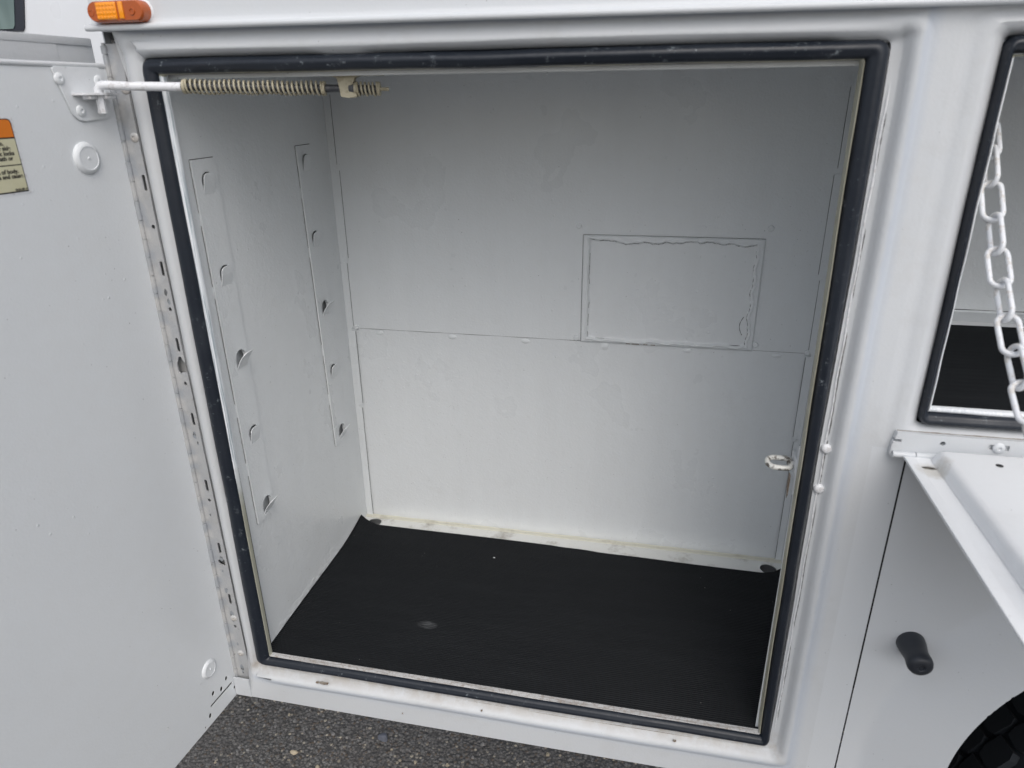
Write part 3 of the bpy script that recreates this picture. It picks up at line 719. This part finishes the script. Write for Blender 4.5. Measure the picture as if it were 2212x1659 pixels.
# ---- open door (its own frame: X away from hinge, N towards the opening)
ang = R(-94.9); U = Vector((math.cos(ang), math.sin(ang), 0)); N = Vector((-U.y, U.x, 0)); O = Vector((-.0505, 0, 0))
DM = Matrix(((U.x, N.x, 0, O.x), (U.y, N.y, 0, 0), (0, 0, 1, 0), (0, 0, 0, 1)))
def dobj(name, me, parent): me.transform(DM); return obj(name, me, parent, loc=None if parent.parent is None else (0, 0, 0))
bm = bmesh.new()
n1, n2 = 60, 80
P = np.zeros((n2, n1, 3)); P[..., 0] = np.linspace(.0, .75, n1)[None]; P[..., 2] = np.linspace(-.0775, .9565, n2)[:, None]
P[..., 1] = .0012*np.sin(P[..., 0]*9+1)*np.sin(P[..., 2]*5)*np.clip(P[..., 0]/.12, 0, 1)*np.clip((P[..., 2]+.078)/.1, 0, 1)
me = grid_mesh('door', P, M['doorp']); bm.from_mesh(me)
bmesh.ops.solidify(bm, geom=bm.faces[:], thickness=.0014)
me = mesh_from(bm, 'door', M['doorp'], R(40))
cuts = []
SL = [(.0264, -.0248, .0024, .0036), (.0416, -.0344, .0027, .0040), (.0608, -.0254, .0028, .0036), (.0115, -.0591, .0025, .003), (.0771, -.0599, .0026, .0040), (.0916, -.0720, .0016, .0018)]
for X_, z_, a_, b_ in SL:
    c = bmesh.new(); extrude_poly(c, [(X_+1.25*a_*math.cos(t), -.01, z_+1.25*b_*math.sin(t)) for t in np.linspace(0, 2*math.pi, 16, endpoint=False)], (0, 1, 0), .02); cuts.append(c)
c = bmesh.new(); extrude_poly(c, [(.0711, -.01, -.0467), (.0161, -.01, -.0467), (.0145, -.01, -.0445), (.0161, -.01, -.0423), (.0711, -.01, -.0423), (.0728, -.01, -.0445)], (0, 1, 0), .02); cuts.append(c)
me = boolean(me, cuts); smooth_by_angle(me, R(40)); door = dobj('door', me, T)
bm = bmesh.new()      # rolled top edge, side closing strips
tube(bm, [(x_, -.001, .9595) for x_ in np.linspace(.0, .75, 20)], .0034, 12)
obj_m = mesh_from(bm, 'rolled_edge', M['jamb'], R(60)); dobj('rolled_edge', obj_m, door)
bm = bmesh.new()
box(bm, (.0, -.0245, -.0775), (.0012, -.0014, .957)); box(bm, (.0, -.0245, -.0785), (.75, -.0014, -.0772)); box(bm, (.7488, -.0245, -.0775), (.75, -.0014, .957)); box(bm, (0, -.0245, .955), (.75, -.002, .9565))
box(bm, (.002, -.0200, -.076), (.745, -.0190, .95)); dobj('door_frame_dark_plate', mesh_from(bm, 'door_frame_dark_plate', M['void']), door)  # added dark plate inside the door keeps its holes and slot black
bm = bmesh.new(); box(bm, (-.006, -.0265, -.085), (.79, -.0246, .992), bev=.0006)
box(bm, (-.004, -.0246, .9835), (.79, -.0232, .9925), bev=.0005); box(bm, (.048, -.0246, .9625), (.79, -.0238, .9836))
dobj('outer_skin', mesh_from(bm, 'outer_skin', M['jamb'], R(40)), door)
# raised plugs
for X_, z_, r_ in ((.0652, .8543, .0192), (.0588, .0278, .0165)):
    bm = bmesh.new(); rr0 = r_
    lathe(bm, [(r_, -.001), (r_, .0015), (r_*.98, .0030), (r_*.80, .0052), (r_*.72, .0056), (r_*.70, .0050), (.0016, .0049), (.0013, .0060), (.0004, .0062)], 36)
    for v in bm.verts: v.co = Vector((v.co.x+X_, -v.co.y, v.co.z+z_))
    dobj('plug', mesh_from(bm, 'plug', M['doorp'], R(50)), door)
# label
bm = bmesh.new()
def lab(bm, x0, x1, z0, z1, y, mi, rc=False):
    pts = [(x0, z0), (x1, z0), (x1, z1)]+([(x0+.0045, z1), (x0+.0012, z1-.0012), (x0, z1-.0045)] if rc else [(x0, z1)])
    bm.faces.new([bm.verts.new((a, y, b)) for a, b in pts]).material_index = mi
lab(bm, .1530, .30, .8255, .9030, .0014, 2, True); lab(bm, .1541, .299, .8838, .9020, .0017, 0, True)
lab(bm, .1541, .299, .8552, .8822, .0017, 1); lab(bm, .1541, .299, .8270, .8540, .0017, 1); lab(bm, .1505, .302, .8235, .9050, .0011, 3)
label = dobj('warning_label', mesh_from(bm, 'warning_label', [M['orange'], M['yellow'], M['ink'], M['rodwhite']]), door)
def text(s, Xr, zc, size):
    cu = bpy.data.curves.new('t', 'FONT'); cu.body = s; cu.size = size; cu.align_x = 'RIGHT'; cu.align_y = 'BOTTOM_BASELINE'; cu.extrude = .00005; cu.offset = .00018
    o = bpy.data.objects.new('t', cu); COL.objects.link(o); dg = bpy.context.evaluated_depsgraph_get(); me = bpy.data.meshes.new_from_object(o.evaluated_get(dg)); bpy.data.objects.remove(o)
    me.transform(Matrix(((-1, 0, 0, Xr), (0, 0, 1, .0020), (0, 1, 0, zc), (0, 0, 0, 1)))); me.materials.clear(); me.materials.append(M['ink']); return me
for s_, X_, z_, sz in (('n.', .1690, .8757, .0062), ('r side', .1622, .8705, .0062), ('ric locks', .1592, .8652, .0062), ('eath or', .1622, .8600, .0062), ('rea of body.', .1598, .8462, .0062), ('rea and cause', .1560, .8410, .0062), ('13-21-186-1', .1548, .8276, .0030)):
    dobj('lettering', text(s_, X_, z_, sz), label)

# ---- door stay: bracket on the door, rod, springs, guide
bm = bmesh.new(); ol = [(.0870, .9550), (.0830, .9575), (.0200, .9578), (.0160, .9550), (.0145, .9080), (.0175, .9010), (.0240, .8985), (.0560, .8965), (.0650, .8985), (.0720, .9050)]
extrude_poly(bm, [(a, .0014, b) for a, b in ol], (0, 1, 0), .0022)
bmesh.ops.bevel(bm, geom=bm.edges[:], offset=.0006, segments=2, affect='EDGES')
brk = dobj('stay_bracket', mesh_from(bm, 'stay_bracket', M['doorp'], R(40)), T)
bm = bmesh.new(); extrude_poly(bm, [(.068, .002, .9262), (.066, .019, .9262), (.057, .027, .9262), (.032, .030, .9262), (.018, .024, .9262), (.014, .002, .9262)], (0, 0, 1), .0026)
box(bm, (.048, .010, .9215), (.060, .022, .9263), bev=.0012); box(bm, (.026, .012, .9215), (.042, .028, .9263), bev=.0012)
dobj('shelf', mesh_from(bm, 'shelf', M['rodwhite'], R(40)), brk)
bm = bmesh.new()
for X_, z_ in ((.0795, .9442), (.0238, .9426), (.0600, .9085), (.0290, .9080)):
    b2 = bmesh.new(); lathe(b2, [(.0068, -.001), (.0064, .0010), (.0050, .0020), (.0024, .0022), (.0018, .0008), (.0004, .0006)], 22)
    for v in b2.verts: v.co = Vector((v.co.x+X_, .0036-v.co.y, v.co.z+z_))
    dobj('rivet', mesh_from(b2, 'rivet', M['doorp'], R(40)), brk)
A0 = Vector((-.0300, -.0450, .9365)); B0 = Vector((.3003, .0377, .9290)); ax = (B0-A0).normalized()
def rp(t): return A0+(B0-A0)*t
bm = bmesh.new()
bend = [Vector((-.0345, -.0445, .9055)), Vector((-.0345, -.0445, .9260)), Vector((-.0337, -.0447, .9330)), Vector((-.0300, -.0452, .9368)), Vector((-.0240, -.0436, .9372))]
tube(bm, [bend[0], bend[1]], .0050, 6); tube(bm, bend[1:]+[rp(.10), rp(.285)], .0052, 14)
stay = obj('door_stay', mesh_from(bm, 'door_stay', M['rodwhite'], R(50)), T)
bm = bmesh.new(); tube(bm, [rp(.27), rp(.985)], .0045, 14); obj('rod', mesh_from(bm, 'rod', M['rodsteel'], R(50)), stay, loc=(0, 0, 0))
bm = bmesh.new(); tube(bm, [rp(.985), rp(1.02)], .0022, 10); obj('rod_end', mesh_from(bm, 'rod_end', M['cream'], R(50)), stay, loc=(0, 0, 0))
def spring(t0, t1, turns, r0, wire, dead=.12):
    bm = bmesh.new(); p0, p1 = rp(t0), rp(t1); s_ = ax.orthogonal().normalized(); q = ax.cross(s_); pts = []
    n = int(turns*20)
    for i in range(n+1):
        f = i/n; a = 2*math.pi*turns*f
        g_ = f + .0*f; rr2 = r0*(1+.02*math.sin(f*9))
        # coils closed up at both ends
        e = 2.2/turns; g_ = (f*.35 if f < e*.5 else (1-(1-f)*.35 if f > 1-e*.5 else e*.175+(f-e*.5)*(1-e*.35)/(1-e)))
        jit = .0006*math.sin(f*23)
        pts.append(p0+(p1-p0)*g_+(s_*math.cos(a)+q*math.sin(a))*rr2+Vector((0, 0, jit)))
    tube(bm, pts, wire, 8); 
    for p_, sg in ((p0, -1), (p1, 1)): tube(bm, [p_+ax*.0002*sg, p_+ax*.0016*sg], r0+.0010, 20)
    return mesh_from(bm, 'spring', M['cream'], R(60))
obj('spring', spring(.296, .789, 30.5, .0074, .00125), stay, loc=(0, 0, 0))
obj('spring', spring(.902, .985, 7.5, .0072, .00125), stay, loc=(0, 0, 0))
# guide casting hung from the header
gc = rp(.868); bm = bmesh.new()
side = Vector((-ax.y, ax.x, 0)).normalized(); axh = Vector((ax.x, ax.y, 0)).normalized()
def gp(a, b, c): return gc+axh*a+side*b+Vector((0, 0, c))
pl_ = [(-.0065, -.0095), (.0015, -.0105), (.0135, -.0100), (.0120, -.004), (.0065, .003), (.0120, .008), (.0110, .0125), (.0185, .0140), (.0215, .0165), (.0205, .0195), (-.0220, .0195), (-.0225, .0160), (-.0130, .0140), (-.0085, .0120)]
extrude_poly(bm, [gp(a, -.0065, c) for a, c in pl_], side, .013)
bmesh.ops.bevel(bm, geom=bm.edges[:], offset=.0010, segments=2, affect='EDGES')
guide = obj('rod_guide', mesh_from(bm, 'rod_guide', M['cream'], R(45)), T)
bm = bmesh.new(); tube(bm, [gp(.0125, 0, 0), gp(.004, 0, 0), gp(.001, 0, 0)], [.0082, .0074, .004], 20); obj('guide_hole_dark', mesh_from(bm, 'guide_hole_dark', M['rodsteel'], R(45)), guide, loc=(0, 0, 0))  # dark cylinder set in to paint the shaded hole of the guide
bm = bmesh.new(); box(bm, (.225, .0126, .9445), (.295, .060, .9515), bev=.001); obj('header_plate', mesh_from(bm, 'header_plate', M['fl_cream'], R(40)), T)

# ---- striker loop on the right jamb
bm = bmesh.new(); pts = []
cx_, cy_ = .8215, .030
for k in range(33):
    a = math.pi/2+math.pi*k/32 ; pts.append((.8150+.0100*math.cos(a), .030+.0105*math.sin(a), .4660+.0018*math.sin(a)))
pts = [(.8330, .0300, .4660), (.8335, .0370, .4673), (.8300, .0402, .4678), (.824, .0405, .4678)]+pts+[(.824, .0195, .4642), (.8300, .0198, .4642), (.8335, .0230, .4647), (.8330, .0300, .4660), (.8440, .0300, .4660)]
tube(bm, pts, .0037, 12); strk = obj('striker_loop', mesh_from(bm, 'striker_loop', M['loop'], R(60)), T)
bm = bmesh.new(); box(bm, (.8372, .0150, .4560), (.8405, .0450, .4790), bev=.001); box(bm, (.8380, .0125, .430), (.8440, .0160, .50)); obj('striker_plate', mesh_from(bm, 'striker_plate', M['jamb'], R(40)), strk, loc=(0, 0, 0))
bm = bmesh.new(); pts = [(.8328, .0128+.002, .4560), (.8328, .024, .4560), (.8328, .027, .440), (.8328, .020, .4200), (.8328, .0150, .4270)]; extrude_poly(bm, pts, (1, 0, 0), .0008); obj('rust_stain', mesh_from(bm, 'rust_stain', M['rust']), T)
# rust blister spots on the outer sill
bm = bmesh.new()
for x_, z_, s_ in ((.128, -.0128, .006), (.135, -.0122, .004), (.118, -.0130, .0035), (.72, -.012, .0025), (.41, -.016, .0015), (.27, -.052, .001)):
    pts = [(x_+s_*random.uniform(.7, 1.2)*math.cos(2*math.pi*k/12), 0, z_+.3*s_*random.uniform(.6, 1.2)*math.sin(2*math.pi*k/12)) for k in range(12)]
    bm = bmesh.new(); extrude_poly(bm, [(a, FY-.0030, c) for a, _, c in pts], (0, 1, 0), .0036); obj('rust_spot', mesh_from(bm, 'rust_spot', M['rust']), T)

# ---- rubber bumper on the fender
bm = bmesh.new(); lathe(bm, [(.0192, -.004), (.0192, .002), (.0188, .008), (.0176, .015), (.0164, .023), (.0163, .030), (.0171, .037), (.0170, .0415), (.0155, .0455), (.0120, .0480), (.0060, .0490), (.0050, .0488), (.0042, .0465), (.0004, .0460)], 40)
obj('rubber_bumper', mesh_from(bm, 'rubber_bumper', plain('bumper_rubber', (.022, .026, .034), .42), R(60)), T, loc=(1.0110, FY-.0005, .2350)).scale = (.93, .97, .93)

# ---- lowered hatch under the second opening
bm = bmesh.new(); hz = .519
ZT = .0155
def hz_at(y): return hz+.0*y
y_far = -.43
box(bm, (.9455, y_far, .5170), (1.66, -.0165, .5185))                       # outer skin
box(bm, (.9455, y_far, .5186), (.9568, -.0300, .5200), bev=.0004)          # hem
hatch = obj('drop_hatch', mesh_from(bm, 'drop_hatch', M['hatch'], R(40)), T)
bm = bmesh.new(); ny, nxh = 60, 40
prx = [(.9740, .0), (.9755, .0035), (.9770, .009), (.9790, .0130), (.9820, .0152), (.9860, .0160), (1.05, .0162), (1.2, .0164), (1.66, .0162)]
pry = [(-.0300, -.0), (-.0310, .006), (-.0335, .0125), (-.038, .0155), (-.045, .0162), (-.43, .0162)]
ys_ = np.array([-.0300, -.0310, -.0335, -.038, -.045, -.1, -.2, -.3, -.4, -.415, -.42, -.422])
hy = np.array([0, .4, .8, .96, 1, 1, 1, 1, 1, .96, .6, 0])
P = np.array([[(x_, y_, .5188+h_*k_) for x_, h_ in prx] for y_, k_ in zip(ys_, hy)])
pan = obj('inner_pan', mesh_from((lambda b: (b.from_mesh(grid_mesh('inner_pan', P, M['hatch'])), b)[1])(bmesh.new()), 'inner_pan', M['hatch'], R(60)), hatch, loc=(0, 0, 0))
bm = bmesh.new(); lathe(bm, [(.0038, 0), (.0037, .0004), (.0002, .0005)], 16, 'Z', (1.0298, -.0655, .5351)); 
for y_ in (-.12,): pass
obj('hole', mesh_from(bm, 'hole', M['dark']), hatch, loc=(0, 0, 0))
bm = bmesh.new()
for (x_, y_, sx, sy) in ((.9655, -.0530, .0075, .0022), (.9700, -.0545, .0040, .0013), (.9610, -.0520, .0030, .0012)):
    pts = [(x_+sx*random.uniform(.7, 1.1)*math.cos(2*math.pi*k/14), y_+sy*random.uniform(.6, 1.2)*math.sin(2*math.pi*k/14), .51855) for k in range(14)]; extrude_poly(bm, pts, (0, 0, 1), .0002)
obj('grime_spot', mesh_from(bm, 'grime_spot', metal_paint('drain_grime', (.12, .11, .09), (.4, .38, .33), .8, .8)), hatch, loc=(0, 0, 0))
bm = bmesh.new(); line_strip(bm, [(.9572, y_, .5187) for y_ in np.linspace(-.42, -.03, 30)], .0005, (0, 0, 1), 0, .0001); obj('joint_line', mesh_from(bm, 'joint_line', M['greyline']), hatch, loc=(0, 0, 0))
# hinge strip
bm = bmesh.new()
extrude_poly(bm, [(.9368, -.0205, .5455), (1.68, -.0205, .5455), (1.68, -.0205, .5215), (.9600, -.0205, .5215), (.9340, -.0205, .5130), (.9325, -.0205, .5170), (.9330, -.0205, .5300)], (0, 1, 0), .0080)
c1 = bmesh.new(); box(c1, (.930, -.03, .5335), (.9425, 0, .5370)); c2 = bmesh.new(); lathe(c2, [(.0030, -.01), (.0030, .03)], 18, '-Y', (.9870, -.0205, .5355))
c3 = bmesh.new(); box(c3, (1.0350, -.0300, .5325), (1.0570, -.017, .5390))
hs_ = obj('hatch_hinge', boolean(mesh_from(bm, 'hatch_hinge', M['jamb']), [c1, c2, c3]), T)
bm = bmesh.new()
xk = .9345; k = 0
while xk < 1.66: tube(bm, [(xk, -.0235, .5185), (xk+.0245, -.0235, .5185)], .0042, 12); xk += .0255
obj('knuckle', mesh_from(bm, 'knuckle', M['jamb'], R(50)), hs_, loc=(0, 0, 0))
bm = bmesh.new(); lathe(bm, [(.0068, -.001), (.0065, .0010), (.0050, .0022), (.0024, .0024), (.0018, .0012), (.0004, .0010)], 22); frv2 = mesh_from(bm, 'rivet', M['body'], R(40))
h0 = obj('rivet', frv2, hs_, loc=(1.0460, -.0205, .5352)); c = dup(h0, (1.25, -.0205, .5352))
bm = bmesh.new(); line_strip(bm, [(x_, -.0145, .5462) for x_ in np.linspace(.937, 1.6, 60)], [.0006+.0007*random.random() for _ in range(60)], (0, -1, 0)); obj('joint_line', mesh_from(bm, 'joint_line', M['rust']), hs_, loc=(0, 0, 0))

# ---- chain
bm = bmesh.new(); Lh, Wh = (.0395+.0054)/2-.0090, .0090   # half straight length, half width to the wire centre
pts = []
for k in range(16): a = math.pi*k/15; pts.append((Wh*math.cos(a), 0, Lh+Wh*math.sin(a)))
for k in range(16): a = math.pi+math.pi*k/15; pts.append((Wh*math.cos(a), 0, -Lh+Wh*math.sin(a)))
pts.append(pts[0]); 
tube(bm, pts, .0027, 12, cap=False); bmesh.ops.remove_doubles(bm, verts=bm.verts, dist=1e-4)
lm = mesh_from(bm, 'link', M['chain'], R(70))
cc = [(.0503, .8701), (.0291, .8431), (.0058, .8104), (-.0218, .7803), (-.0467, .7514), (-.0753, .7246), (-.1051, .6978), (-.1347, .6751), (-.1660, .6520), (-.199, .631), (-.233, .611), (-.268, .593), (-.304, .576), (-.341, .560), (-.378, .546)]
chain = bpy.data.objects.new('chain', None); COL.objects.link(chain); chain.parent = T; chain.location = Vector((.987, .06, .885))-ROOTLOC
l0 = None
for k, (y_, z_) in enumerate(cc):
    a = cc[max(k-1, 0)]; b = cc[min(k+1, len(cc)-1)]; t = Vector((0, a[0]-b[0], a[1]-b[1])).normalized()
    xax = Vector((1, 0, 0)) if k % 2 == 0 else Vector((1, 0, 0)).cross(t)
    # a little twist
    xax = (Matrix.Rotation(R((-14 if k % 2 == 0 else 12)+4*math.sin(k*2.1)), 3, t) @ xax).normalized(); yax = t.cross(xax)
    mt = Matrix((xax, yax, t)).transposed().to_4x4()
    if l0 is None: o = obj('link', lm); l0 = o
    else: o = l0.copy(); COL.objects.link(o)
    o.parent = chain; mt.translation = Vector((.987, y_, z_))-Vector((.987, .06, .885)); o.matrix_local = mt
bm = bmesh.new(); tube(bm, [(.9600, .060, .895), (.975, .060, .893), (.985, .062, .889), (.992, .064, .892), (.990, .066, .899)], .003, 10); obj('chain_hook', mesh_from(bm, 'chain_hook', M['chain'], R(60)), T)

# ---- cab beside the body
bm = bmesh.new(); box(bm, (-1.9, .50, -.30), (-.060, 1.6, 2.0), bev=.004)
cab = obj('cab', mesh_from(bm, 'cab', M['cab'], R(40)), T)
def frame_poly(x1, z0_, y, th):
    pts = [(-1.5, y, z0_), (x1-.006, y, z0_), (x1, y, z0_+.006), (x1+.20, y, 1.75), (-1.5, y, 1.75)]; b = bmesh.new(); extrude_poly(b, pts, (0, 1, 0), th); return b
win = obj('window', mesh_from(frame_poly(-.6400, 1.0530, .4955, .006), 'window', M['glassframe']), cab, loc=(0, 0, 0))
bm = frame_poly(-.6590, 1.0570, .4940, .0017); 
obj('pane', mesh_from(bm, 'pane', M['glass']), cab, loc=(0, 0, 0))

# ------------------------------------------------------------------ rubber mats (lie in the compartments: things of their own)
def ribbed(name, x0, x1, y0, y1f, z, nx, pitch, curl=None):
    per = 6; ny = int((.415-y0)/pitch*per)
    xs = np.linspace(x0, x1, nx); v = np.linspace(0, 1, ny)
    XX, VV = np.meshgrid(xs, v); YE = y1f(XX); YY = y0+(YE-y0)*VV
    rib = .0005*np.sin(2*np.pi*(YY-y0)/pitch)
    Z = z+rib+.0008*np.sin(XX*11+YY*7)*np.sin(YY*15)
    if curl is not None: XX, YY, Z = curl(XX, YY, Z)
    P = np.stack([XX, YY, Z], -1); bm = bmesh.new(); bm.from_mesh(grid_mesh(name, P, M['mat']))
    ed = [e for e in bm.edges if e.is_boundary]; ex = bmesh.ops.extrude_edge_only(bm, edges=ed)
    for q_ in ex['geom']:
        if isinstance(q_, bmesh.types.BMVert): q_.co.z -= .0028
    me = bpy.data.meshes.new(name); bm.to_mesh(me); bm.free(); me.materials.append(M['mat']); me.shade_smooth(); return me
def back_edge(x):
    return np.interp(x, [.0, .035, .0575, .12, .25, .46, .60, .7556, .8912, .915, .9368], [.4268, .4215, .4185, .4180, .4170, .4150, .4085, .4061, .4052, .4100, .4235])
def curl(X, Y, Z):
    # left edge rides up the wall, most at the back corner; right edge bends up a little
    k = np.clip((.060-X)/.045, 0, 1); Z = Z+k**2*(.004+.013*np.clip((Y-.30)/.12, 0, 1)**2)
    k2 = np.clip((X-.895)/.038, 0, 1); Z = Z+k2**2*.006*np.clip((Y-.1)/.3, 0, 1)
    return X, Y, Z
o = obj('rubber_mat', ribbed('rubber_mat', XL+.0015, .9335, .0050, back_edge, ZF+.0035, 160, .0041, curl), loc=(0, 0, 0))
o['label'] = 'large ribbed black rubber mat with a curled corner, on the tall compartment floor'; o['category'] = 'rubber mat'
o = obj('rubber_mat', ribbed('rubber_mat', .9515, 1.615, .0145, lambda x: x*0+.3965, Z2+.0085, 40, .0041), loc=(0, 0, 0))
o['label'] = 'plain black rubber mat inside the smaller compartment behind the white chain'; o['category'] = 'rubber mat'

# ------------------------------------------------------------------ loose bits
def pebble(x, y, z, s, col, label, nm='pebble', flat=.5):
    bm = bmesh.new(); bmesh.ops.create_icosphere(bm, subdivisions=3, radius=1)
    rs = random.Random(int(abs(x)*1e4)); a = [rs.uniform(0, 6) for _ in range(3)]
    for v in bm.verts:
        c_ = v.co; k_ = 1+.16*math.sin(3*c_.x+a[0])+.13*math.sin(4*c_.y+a[1])+.1*math.sin(5*c_.z+a[2]); v.co = Vector((c_.x*k_*s, c_.y*k_*s*.8, c_.z*k_*s*flat))
    o = obj(nm, mesh_from(bm, nm, plain(nm+'_stone', col, .8), R(35)), loc=(x, y, z)); o['label'] = label; o['category'] = nm
pebble(-.1795, .298, -.616, .0085, (.50, .42, .30), 'pale beige stone lying alone on the dark asphalt under the sill')
pebble(.0266, .384, -.614, .0125, (.14, .15, .18), 'grey stone standing out of the asphalt close to the truck sill', flat=.8)
bm = bmesh.new(); extrude_poly(bm, [(0, 0, 0), (.004, -.0006, 0), (.0042, .0008, .0004), (.002, .0016, .0004), (0, .001, 0)], (0, 0, 1), .0008)
o = obj('paint_chip', mesh_from(bm, 'paint_chip', M['rodwhite']), loc=(.345, .345, ZF+.005)); o['label'] = 'tiny white paint chip lying on the black ribbed mat near its back'; o['category'] = 'paint chip'
# coarse aggregate on the asphalt near the truck
vs, fs = [], []
for i in range(2600):
    x_, y_ = random.uniform(-.7, 1.0), random.uniform(-.1, .9); s_ = random.choice((.0022, .003, .004, .0055))*random.uniform(.7, 1.2); a = random.uniform(0, 6.3); b0_ = len(vs)
    for k in range(5): vs.append((x_+s_*math.cos(a+k*1.257)*random.uniform(.7, 1.1), y_+s_*math.sin(a+k*1.257)*random.uniform(.7, 1.1), -.6205))
    for k in range(5): vs.append((x_+.6*s_*math.cos(a+k*1.257), y_+.6*s_*math.sin(a+k*1.257), -.6205+s_*random.uniform(.35, .9)))
    fs.append([b0_+5+k for k in range(5)]); fs += [[b0_+k, b0_+(k+1) % 5, b0_+5+(k+1) % 5, b0_+5+k] for k in range(5)]
me = bpy.data.meshes.new('gravel'); me.from_pydata(vs, [], fs)
gm = NT('gravel_grains'); oi = gm.n('NewGeometry').outputs['Random Per Island']
gc_ = gm.mix(gm.ramp(oi, .0, .85), (.06, .058, .055), (.26, .25, .24)); gc_ = gm.mix(gm.ramp(oi, .90, .93), gc_, (.36, .31, .23)); gm.base(gc_); gm.set(Roughness=.85)
me.materials.append(gm.m); o = obj('gravel', me); o['kind'] = 'stuff'; o['label'] = 'loose coarse grains embedded in the dark asphalt'; o['category'] = 'gravel'
